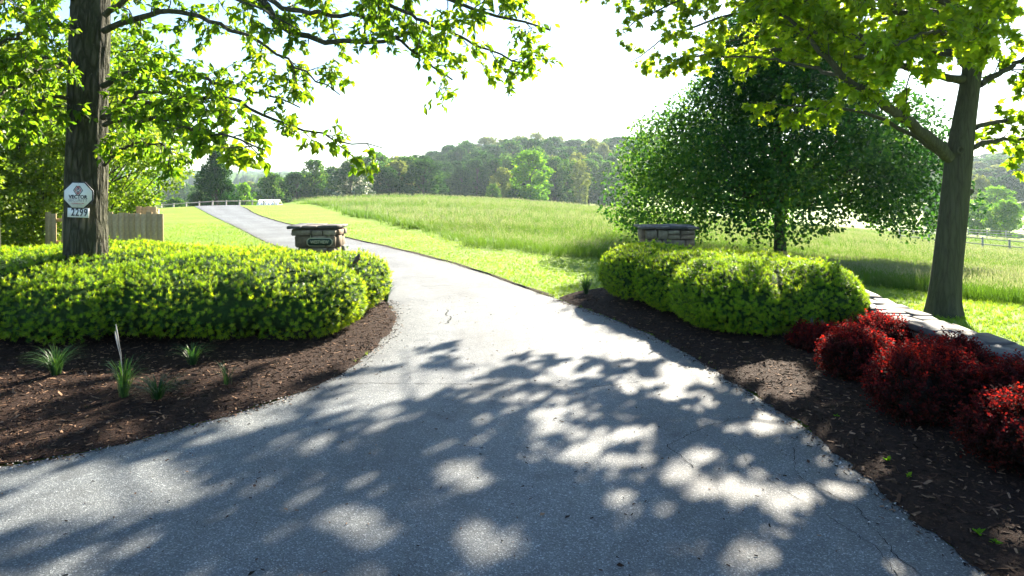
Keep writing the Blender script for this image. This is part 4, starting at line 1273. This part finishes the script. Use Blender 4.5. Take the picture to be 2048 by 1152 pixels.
# strappy plants in the beds
def strap_clump(x, y, nb, h, seed, label, seeds=0, lean=.8, w=.0045):
    r = np.random.default_rng(seed)
    mb = MB(); e = empty('strap_leaf_plant', (x, y, T1(x, y) + .08)); tag(e, label, 'plant', 'strappy plants in the beds')
    for b in range(nb):
        a = r.uniform(0, 6.28); d = np.array([math.cos(a), math.sin(a), 0]); s = np.array([-d[1], d[0], 0])
        hh = h * r.uniform(.55, 1.05); ln = h * lean * r.uniform(.3, 1.1); b0 = d * r.uniform(0, .05)
        ts = np.linspace(0, 1, 5)
        c = b0 + d * (ln * ts ** 1.6)[:, None] + np.array([0, 0, 1]) * (hh * (1.5 * ts - .75 * ts ** 2.4) / .95)[:, None]
        ww = w * np.array([.8, 1, .9, .6, .08])[:, None]
        V = np.concatenate([c - s * ww, c + s * ww]); k = np.arange(4)
        mb.add(V, np.stack([k, k + 5, k + 6, k + 1], -1))
    V = np.concatenate(mb.V); n = len(V)
    me = make_mesh('leaves', V, [np.concatenate(f) for f in mb.F.values()], True, {'rnd': np.repeat(r.random(n // 10), 10), 'tone': np.zeros(n)})
    o = obj('leaves', me, M['liriope'], e); o['kind'] = 'stuff'
    for q in range(seeds):
        a = r.uniform(1.5, 4.5); hh = h * r.uniform(1.3, 1.6)
        V, F = tube(np.array([[0, 0, 0], [.06 * math.cos(a), .03, hh * .6], [.12 * math.cos(a), .04, hh * .9], [.14 * math.cos(a), .05, hh]]), np.array([.003, .003, .009, .003]), 5)
        m2 = MB(); m2.add(V, F); obj('seed_stalk', m2.mesh('seed_stalk'), M['rail_wood'], e)
    return e


def ground_at(u, v):
    Y = CAM_H * F_PX / (v - VH); return (u - U0) / F_PX * Y, Y


for u, v, nb, h, sd, lab, se, ln in ((112, 765, 150, .40, 1, 'dark arching grassy clump at the left, in the hedge shade', 0, .9),
                                 (248, 808, 80, .52, 2, 'upright grassy clump with two dry seed stalks in the left bed', 2, .5),
                                 (315, 812, 110, .27, 3, 'low sprawling grassy clump right of the seed stalks', 0, 1.6),
                                 (385, 742, 70, .32, 4, 'faint grassy clump under the middle of the left hedge', 0, 1.0),
                                 (455, 782, 22, .30, 5, 'small thin grassy tuft on the sunlit edge of the left bed', 0, .7),
                                 (772, 612, 130, .46, 6, 'pale grassy clump at the driveway end of the left hedge', 0, .7),
                                 (1172, 596, 100, .46, 7, 'bluish grassy clump at the driveway end of the right hedge', 0, .7)):
    x, y = ground_at(u, v); strap_clump(x, y, nb, h, sd, lab, se, ln)
# weeds
for q, (u, v, lab) in enumerate(((1672, 848, 'tiny yellow-green sprout at the asphalt edge by the largest barberry'), (1775, 938, 'tiny sprout in the right mulch, halfway down the bed'), (1818, 972, 'small sprout in the dark mulch under the nearest barberry'),
                            (1958, 1090, 'bright sprout in the bottom right corner'), (1992, 1108, 'low sprout closest to the bottom right corner'))):
    x, y = ground_at(u, v)
    r = np.random.default_rng(300 + q); n = 7
    P = np.zeros((n, 3)) + r.normal(0, .006, (n, 3)) * [1, 1, 0]
    a = r.uniform(0, 6.28, n); D = np.c_[np.cos(a), np.sin(a), r.uniform(.3, 1.2, n)]
    e = empty('weed_sprout', (x, y, T1(x, y) + .07)); tag(e, lab, 'weed', 'sprouts in the right mulch')
    o = obj('leaves', scatter(LEAF_OVAL[0], LEAF_OVAL[1], np.zeros(8), P, frames(D, np.tile([0, 0, 1.], (n, 1)) + r.normal(0, .2, (n, 3))), r.uniform(.03, .06, n), r.random(n), 'leaves'), M['leaf_lime'], e)

# ------------------------------------------------------------------ stonework
def rock(sx, sy, sz, r, name='stone', bev=.10):
    """an irregular block with chipped corners"""
    V, F = [], []
    b = bev * min(sx, sy, sz)
    base = [(-1, -1), (1, -1), (1, 1), (-1, 1)]
    for zi, z in ((0, -.5), (1, -.5), (2, .5), (3, .5)):
        ins = b if zi in (0, 3) else 0
        zz = z * sz + (0 if zi in (0, 3) else (b if zi == 1 else -b))
        for (a, c) in base:
            for (da, dc) in (((0, 1), (1, 0)) if a * c > 0 else ((1, 0), (0, 1))):
                V.append([a * (sx / 2 - ins - da * b), c * (sy / 2 - ins - dc * b), zz])
    V = np.array(V); V += r.normal(0, .045 * min(sx, sy, sz), V.shape)
    for k in range(3):
        for q in range(8): F.append([k * 8 + q, k * 8 + (q + 1) % 8, (k + 1) * 8 + (q + 1) % 8, (k + 1) * 8 + q])
    me = make_mesh(name, V, [np.array(F), np.array([list(range(24, 32)), list(range(7, -1, -1))])])
    return me


def pier(name, X, Y, w_top, w_bot_l, w_bot_r, H, seed, label, capw):
    r = np.random.default_rng(seed)
    e = empty(name, (X, Y, T1(X, Y))); tag(e, label, 'pier')
    prof = lambda z: (-(w_bot_l + (w_top - w_bot_l) * np.clip(z / H, 0, 1) ** 1.3), w_bot_r + (w_top - w_bot_r) * np.clip(z / H, 0, 1) ** 1.6)
    d = .38
    zs = np.linspace(-.05, H - .10, 7); V = []
    for z in zs:
        a, b = prof(z); V += [[a + .05, -d + .05, z], [b - .05, -d + .05, z], [b - .05, d - .05, z], [a + .05, d - .05, z]]
    F = [[k * 4 + q, k * 4 + (q + 1) % 4, k * 4 + 4 + (q + 1) % 4, k * 4 + 4 + q] for k in range(6) for q in range(4)] + [[24, 25, 26, 27]]
    obj('mortar_core', make_mesh('mortar_core', np.array(V), np.array(F)), M['mortar'], e)
    z = 0.0
    while z < H - .12:
        hh = min(r.uniform(.13, .30), H - .09 - z)
        a, b = prof(z + hh / 2)
        for face in ('f', 'b'):
            x = a
            while x < b - .04:
                wd = r.uniform(.18, .52); wd = wd if x + wd < b - .14 else b - x
                sub = [(z, hh)] if r.random() > .25 or hh < .16 else [(z, hh * .5), (z + hh * .5, hh * .5)]
                for (z0, h0) in sub:
                    o = obj('stone', rock(wd - .018, .16, h0 - .016, r), M['stone'], e, (x + wd / 2, (-d if face == 'f' else d) + r.normal(0, .012), z0 + h0 / 2))
                    o.rotation_euler = (0, r.normal(0, .03), 0)
                x += wd
        for sx, xx in ((-1, a), (1, b)):
            y = -d + .09
            while y < d - .1:
                wd = min(r.uniform(.2, .4), d - .08 - y)
                if wd > .05: obj('stone', rock(.14, wd - .018, hh - .016, r), M['stone'], e, (xx + r.normal(0, .01) - sx * .02, y + wd / 2, z + hh / 2))
                y += wd
        z += hh
    x = -capw / 2
    while x < capw / 2 - .02:
        wd = r.uniform(.28, .45); wd = wd if x + wd < capw / 2 - .2 else capw / 2 - x
        for yy, dd in ((-.24, .48), (.24, .46)):
            o = obj('capstone', rock(wd - .012, dd + r.uniform(-.02, .03), .058 + r.uniform(-.01, .012), r, 'capstone', .2), M['flagstone'], e, (x + wd / 2, yy + r.normal(0, .01), H - .045 + r.normal(0, .005)))
            o.rotation_euler = (r.normal(0, .012), r.normal(0, .012), 0)
        x += wd
    return e


pl = pier('stone_pier', -4.31, 15.2, .50, .16, .46, 1.44, 91, 'flared stone entrance pier with a green name sign behind the left hedge', 1.10)
pr = pier('stone_pier', 3.42, 15.2, .54, .50, .50, 1.45, 92, 'pale stone entrance pier peeking over the right hedge', 1.28)
# thin loose stones seen on top of the left pier
r9 = np.random.default_rng(9)


def font_mesh(name, text, size, width=None, space=1.0, bold=0.0):
    cu = bpy.data.curves.new(name, 'FONT'); cu.body = text; cu.size = size; cu.align_x = 'CENTER'; cu.align_y = 'CENTER'
    cu.space_character = space; cu.offset = bold; cu.extrude = .0015; cu.resolution_u = 3
    o = bpy.data.objects.new(name, cu); C.objects.link(o)
    bpy.context.view_layer.update()
    me = bpy.data.meshes.new_from_object(o.evaluated_get(bpy.context.evaluated_depsgraph_get()))
    C.objects.unlink(o); bpy.data.objects.remove(o)
    if width:
        n = len(me.vertices); co = np.empty(n * 3, np.float32); me.vertices.foreach_get('co', co); co = co.reshape(-1, 3)
        w = co[:, 0].max() - co[:, 0].min(); co[:, 0] *= width / w; me.vertices.foreach_set('co', co.ravel())
    return me


def text_on(parent, name, text, size, width, y, z, mat, x=0.0, space=1.0, bold=0.0, label=None):
    o = obj(name, font_mesh(name, text, size, width, space, bold), mat, parent, (x, y, z))
    o.rotation_euler = (rad(90), 0, 0)
    return o


def plate(name, outline, th, mat, parent, y=0.0, z=0.0):
    P = np.array(outline, float); n = len(P)
    V = np.concatenate([np.c_[P[:, 0], np.full(n, y - th / 2), P[:, 1] + z], np.c_[P[:, 0], np.full(n, y + th / 2), P[:, 1] + z]])
    F = [np.array([list(range(n)), list(range(2 * n - 1, n - 1, -1))]), np.array([[q + n, (q + 1) % n + n, (q + 1) % n, q][::1] for q in range(n)])]
    return obj(name, make_mesh(name, V, F), mat, parent)


def cutrect(w, h, cx, cz):
    w /= 2; h /= 2
    return [(-w, -h + cz), (-w + cx, -h), (w - cx, -h), (w, -h + cz), (w, h - cz), (w - cx, h), (-w + cx, h), (-w, h - cz)]


# name board on the left pier
p0 = px(640, 484, 14.76)
ns = empty('name_board', (p0[0], 14.74, p0[2])); tag(ns, 'green name board with cream border hung on the left stone pier', 'sign')
nboard = plate('board', cutrect(.56, .185, .05, .05), .02, M['gold_trim'], ns)
plate('panel', cutrect(.52, .145, .045, .045), .006, M['sign_green'], nboard, -.0135)
text_on(nboard, 'lettering', 'WESTVIEW', .1, .40, -.019, 0, M['gold_trim'], 0, 1.0, .002)
for sx in (-.2, .2):
    mb = MB(); mb.add(*tube(np.array([[sx, 0, .09], [sx, 0, .15]]), np.array([.006, .006]), 5)); obj('hanger', mb.mesh('hanger'), M['gold_trim'], ns)

# security sign and number plate on the trunk
yS = 10.815
p0 = px(157, 390.5, yS)
sg = empty('security_sign', (p0[0], yS, p0[2])); tag(sg, 'white octagonal security sign with dark rim nailed to the left trunk', 'sign')
sg.rotation_euler = (0, rad(1.5), 0)
plate('rim', cutrect(.470, .425, .135, .135), .012, M['navy'], sg)
sface = plate('face', cutrect(.437, .392, .127, .127), .006, M['white_paint'], sg, -.0092)
text_on(sface, 'lettering', 'VECTOR', .075, .30, -.0135, -.028, M['navy'], 0, 1.05, .0035)
text_on(sface, 'lettering', 'SECURITY', .060, .30, -.0135, -.082, M['grey_ink'], 0, 1.05)
# two lines of print too small to read: broken dashes of ink
for zz, mt, ww, hh in ((-.128, 'red_ink', .19, .011), (-.150, 'grey_ink', .16, .007)):
    mb = MB(); rr_ = np.random.default_rng(int(-zz * 1000)); x = -ww / 2
    while x < ww / 2 - .008:
        w = rr_.uniform(.006, .016); mb.add(*box(x + w / 2, -.0132, zz, w, .002, hh * rr_.uniform(.7, 1.1))); x += w + rr_.uniform(.003, .009)
    obj('small_print', mb.mesh('small_print'), M[mt], sface)


def hexring(cx, w, h, mat):
    P = np.array([(-w * .25, h / 2), (w * .1, h / 2), (w / 2, 0), (w * .1, -h / 2), (-w * .25, -h / 2), (-w / 2, 0)])
    P = np.array([(0, h / 2), (w / 2, 0), (0, -h / 2), (-w / 2, 0), (0, h / 2)])
    mb = MB()
    for a, b in zip(P[:-1], P[1:]):
        d = (b - a) / np.linalg.norm(b - a); s = np.array([-d[1], d[0]]) * .0055; a2, b2 = a - d * .004, b + d * .004
        q = [a2 - s, b2 - s, b2 + s, a2 + s]
        V = np.array([[cx + x, y, z] for y in (-.0145, -.0125) for x, z in q])
        mb.add(V, np.array([[0, 1, 2, 3], [7, 6, 5, 4], [0, 4, 5, 1], [1, 5, 6, 2], [2, 6, 7, 3], [3, 7, 4, 0]]))
    return mb


for cx, mt in ((-.025, 'navy'), (.025, 'navy'), (0, 'red_ink')):
    mb = hexring(cx, .092, .135, None); o = obj('emblem', mb.mesh('emblem'), M[mt], sface, (0, -.0006 if mt == 'red_ink' else 0, .078))
for zz in (.182, -.182):
    mb = MB(); mb.add(*tube(np.array([[0, -.008, zz], [0, -.017, zz]]), np.array([.005, .004]), 8)); obj('nail', mb.mesh('nail'), M['grey_ink'], sg)
p0 = px(156.5, 425.5, yS)
nb = empty('number_plate', (p0[0], yS, p0[2])); tag(nb, 'small white house number plate below the octagonal sign', 'sign')
nb.rotation_euler = (0, rad(2.0), 0)
nplate = plate('plate', [(-.168, -.074), (.168, -.074), (.168, .074), (-.168, .074)], .008, M['white_paint'], nb)
text_on(nplate, 'lettering', '2299', .165, .255, -.0065, .002, M['navy'], .02, 1.15, .003)

# ------------------------------------------------------------------ low wall with flagstone top
wall = empty('stone_wall', (5.6, 9, 0)); tag(wall, 'low dry stone wall topped with irregular flagstones, right of the barberries', 'wall')
cl = smooth_line([(5.78, 11.9), (5.62, 10.6), (5.52, 9.3), (5.55, 8.0), (5.66, 6.8), (5.85, 5.4), (6.2, 3.6)], 200, 3)
Tt = np.gradient(cl, axis=0); Tt /= np.linalg.norm(Tt, axis=1)[:, None]; Nn = np.stack([Tt[:, 1], -Tt[:, 0]], -1)
sd_ = np.concatenate([[0], np.cumsum(np.linalg.norm(np.diff(cl, axis=0), axis=1))]); WL = sd_[-1]
def wpt(s): return np.array([np.interp(s, sd_, cl[:, 0]), np.interp(s, sd_, cl[:, 1])]), np.array([np.interp(s, sd_, Nn[:, 0]), np.interp(s, sd_, Nn[:, 1])]), math.atan2(np.interp(s, sd_, Tt[:, 1]), np.interp(s, sd_, Tt[:, 0]))
wr = np.random.default_rng(44)
k = np.arange(0, 200, 8); hw = .24
V = []
for q in k:
    c, n_ = cl[q], Nn[q]
    for sN, z in ((-1, -.05), (-1, .42), (1, .42), (1, -.05)): V.append([*(c + n_ * sN * hw), z])
F = [[a * 4 + b, a * 4 + b + 1, a * 4 + 5 + b, a * 4 + 4 + b] for a in range(len(k) - 1) for b in range(3)]
F = np.array(F + [[3, 2, 1, 0]])
local(obj('mortar_core', make_mesh('mortar_core', np.array(V), F), M['mortar']), wall)
z = 0.0
for hh in (.15, .13, .15):
    for side in (-1, 1):
        s = wr.uniform(-.2, 0)
        while s < WL:
            wd = wr.uniform(.22, .5); c, n_, a = wpt(min(max(s + wd / 2, 0), WL))
            o = local(obj('stone', rock(wd - .015, .16, hh - .012, wr), M['stone']), wall)
            o.location = (*(c + n_ * side * (hw - .03 + wr.normal(0, .008))), z + hh / 2); o.rotation_euler = (0, wr.normal(0, .02), a)
            s += wd
    z += hh
s = 0.0
while s < WL - .1:
    wd = wr.uniform(.32, .6); split = wr.uniform(-.12, .12); c, n_, a = wpt(min(s + wd / 2, WL))
    for (a0, a1) in ((-.34 + wr.uniform(-.03, .03), split), (split, .34 + wr.uniform(-.03, .03))):
        if wr.random() < .2 and a1 - a0 > .3:
            pcs = [(a0, a1, -wd * .25, wd * .5), (a0, a1, wd * .25, wd * .5)]
        else: pcs = [(a0, a1, 0, wd)]
        for (b0, b1, off, ww) in pcs:
            o = local(obj('flagstone', rock(ww - .026, b1 - b0 - .026, .075 + wr.uniform(-.015, .02), wr, 'flagstone', .2), M['flagstone']), wall)
            o.location = (*(c + n_ * (b0 + b1) / 2 + np.array([math.cos(a), math.sin(a)]) * off), .478 + wr.normal(0, .012)); o.rotation_euler = (wr.normal(0, .02), wr.normal(0, .02), a + wr.normal(0, .06))
    s += wd

# ------------------------------------------------------------------ fences
def board_fence(p, q, H, bw, seed, label, gaps=()):
    r = np.random.default_rng(seed); p = np.array(p, float); q = np.array(q, float); L = np.linalg.norm(q - p); a = math.atan2(q[1] - p[1], q[0] - p[0])
    e = empty('board_fence', (p[0], p[1], T1(*p)), a); tag(e, label, 'fence')
    x = 0.0; k = 0
    while x < L - .02:
        if k not in gaps:
            hh = H * r.uniform(.975, 1.01)
            V, F = box(0, 0, hh / 2, bw - .003, .02, hh, .0015, r)
            o = obj('board', make_mesh('board', V, F), M['fence_wood'], e, (x + bw / 2, -.03 + r.normal(0, .002), 0)); o.rotation_euler = (0, r.normal(0, .0015), 0)
        x += bw; k += 1
    for z in (.3, H * .5, H - .2):
        V, F = box(L / 2, .02, z, L, .04, .09); obj('rail', make_mesh('rail', V, F), M['fence_wood'], e)
    for x in np.arange(0.05, L + .1, max(L / max(1, round(L / 2.2)), .5)):
        V, F = box(min(x, L - .05), .085, H * .5 - .06, .09, .09, H - .06); obj('post', make_mesh('post', V, F), M['fence_wood'], e)
    return e


fY = 18.0
fx = lambda u: (u - U0) / F_PX * fY
board_fence((fx(92), fY), (fx(318), fY), 1.57, .148, 51, 'weathered tan board fence behind the left hedge and trunk', gaps=(2,))
board_fence((fx(262) * 1.1, fY + 2.1), (fx(304) * 1.1, fY + 2.1), 1.66, .15, 52, 'greyer short board panel behind the end of the tan board fence')


def rail_fence(name, pts, H, nr, label, pw=.12, hidden=0.0):
    P = [np.array(p, float) for p in pts]
    e = empty(name, (P[0][0], P[0][1], T1(*P[0]))); tag(e, label, 'fence')
    zt = [T1(*p) for p in P]
    for p, z in zip(P, zt):
        V, F = box(p[0], p[1], z + H * .53 - .1, pw, pw, H * 1.06 + .2, .008); local3(obj('post', make_mesh('post', V, F), M['rail_wood']), e)
    for a, b, za, zb in zip(P[:-1], P[1:], zt[:-1], zt[1:]):
        for q in range(nr):
            h = H * (.98 - .78 * q / max(nr - 1, 1)) - .03
            V, F = tube(np.array([[a[0], a[1] - .03, za + h], [b[0], b[1] - .03, zb + h]]), np.array([.045, .045]), 6); mb = MB(); mb.add(V, F)
            local3(obj('rail', mb.mesh('rail'), M['rail_wood']), e)
    return e


def local3(o, parent):
    o.parent = parent; o.matrix_parent_inverse = Matrix.Translation(-Vector(parent.location)); return o


Pf = [(u / 1.0, 58) for u in ()]
rail_fence('rail_fence', [((u - U0) / F_PX * y, y) for u, y in ((1800, 62), (1858, 61), (1912, 60), (1965, 59), (2019, 58), (2074, 57))], 1.25, 3, 'low split rail fence half buried in tall grass at the right')
rail_fence('rail_fence', [((u - U0) / F_PX * y, y) for u, y in ((1790, 106), (1826, 105), (1862, 104), (1898, 103), (1936, 102), (1974, 101), (2012, 100), (2050, 99), (2088, 98))], 1.5, 4, 'far board rail fence below the lime green pasture trees')
rail_fence('rail_fence', list(resample([(-47, 72), (-44.5, 71.3), (-42, 70.6), (-39.5, 70), (-37, 69.6), (-34.8, 69.4), (-32.6, 69.4), (-30.4, 69.7), (-28.6, 70.6), (-26.8, 71.8), (-25.6, 73.5)], 19)), .8, 2, 'pale rail fence along the outer side of the driveway bend')

# low building whose pale roof shows over the lawn crest
x0 = px(533, 409, 76); zb = T1(x0[0], 76)
sh_ = empty('shed', (x0[0], 77, zb), .12); tag(sh_, 'low shed with a bright white metal roof beyond the lawn crest', 'shed')
hw_ = 1.15; eave = x0[2] - .05 - zb; ridge = eave + .55
V, F = box(0, 0, eave / 2, hw_ * 2 - .1, 2.2, eave); obj('wall', make_mesh('wall', V, F), M['shed_wall'], sh_)
rr = np.random.default_rng(2)
for sgn in (-1, 1):
    n = 6
    for q in range(n):
        xa, xb = -hw_ + 2 * hw_ * q / n, -hw_ + 2 * hw_ * (q + 1) / n - .012
        V = np.array([[xa, sgn * 1.4, eave - .08], [xb, sgn * 1.4, eave - .08], [xb, 0, ridge], [xa, 0, ridge], [xa, sgn * 1.4, eave - .05], [xb, sgn * 1.4, eave - .05], [xb, 0, ridge + .03], [xa, 0, ridge + .03]])
        F = np.array([[0, 1, 2, 3], [7, 6, 5, 4], [0, 4, 5, 1], [1, 5, 6, 2], [2, 6, 7, 3], [3, 7, 4, 0]])
        obj('roof_panel', make_mesh('roof_panel', V, F), M['metal_roof'], sh_)

# ------------------------------------------------------------------ the bird on the left hedge
pb = px(714, 524, 10.75)
bird = empty('bird', (pb[0], 10.75, pb[2] - .03)); tag(bird, 'small brown bird perched on the right end of the left hedge', 'bird')
spine = np.array([[-.085, 0, -.012], [-.06, 0, .0], [-.045, 0, .016], [-.02, 0, .045], [.0, 0, .075], [.014, 0, .10], [.024, 0, .122], [.030, 0, .136], [.036, 0, .148], [.044, 0, .152]])
rad_b = np.array([.006, .009, .017, .034, .041, .037, .026, .0235, .020, .010])
V, F = tube(spine, rad_b, 14); mb = MB(); mb.add(V, F)
bbody = obj('body', mb.mesh('body', True), M['bird_back'], bird)
V, F = tube(np.array([[.008, 0, .05], [.022, 0, .072], [.03, 0, .095], [.034, 0, .113]]), np.array([.012, .030, .028, .01]), 10); mb = MB(); mb.add(V, F)
obj('breast', mb.mesh('breast', True), M['bird_breast'], bbody)
V, F = tube(np.array([[.048, 0, .153], [.062, 0, .154], [.072, 0, .152]]), np.array([.007, .004, .001]), 6); mb = MB(); mb.add(V, F)
obj('beak', mb.mesh('beak', True), M['beak'], bbody)
for s in (-1, 1):
    V, F = tube(np.array([[-.06, s * .022, .015], [-.035, s * .036, .045], [.0, s * .041, .08]]), np.array([.006, .014, .012]), 8); mb = MB(); mb.add(V, F)
    obj('wing', mb.mesh('wing', True), M['bird_back'], bbody)
    V, F = tube(np.array([[.0, s * .014, .045], [.006, s * .015, .0], [.004, s * .015, -.03]]), np.array([.007, .0035, .003]), 5); mb = MB(); mb.add(V, F)
    obj('leg', mb.mesh('leg', True), M['beak'], bird)

# ------------------------------------------------------------------ haze
V, F = box(0, 1230, 0, 5300, 2960, 1)
V[:, 2] = np.where(V[:, 2] > 0, 42.0, -60.0)
m, nt, out = new_mat('haze')
pv = nt.nodes.new('ShaderNodeVolumePrincipled')
pv.inputs['Color'].default_value = (.68, .84, 1.0, 1)
pv.inputs['Density'].default_value = .0002
pv.inputs['Anisotropy'].default_value = .45
nt.links.new(pv.outputs[0], out.inputs['Volume'])
tag(obj('haze', make_mesh('haze', V, F), m), kind='stuff')
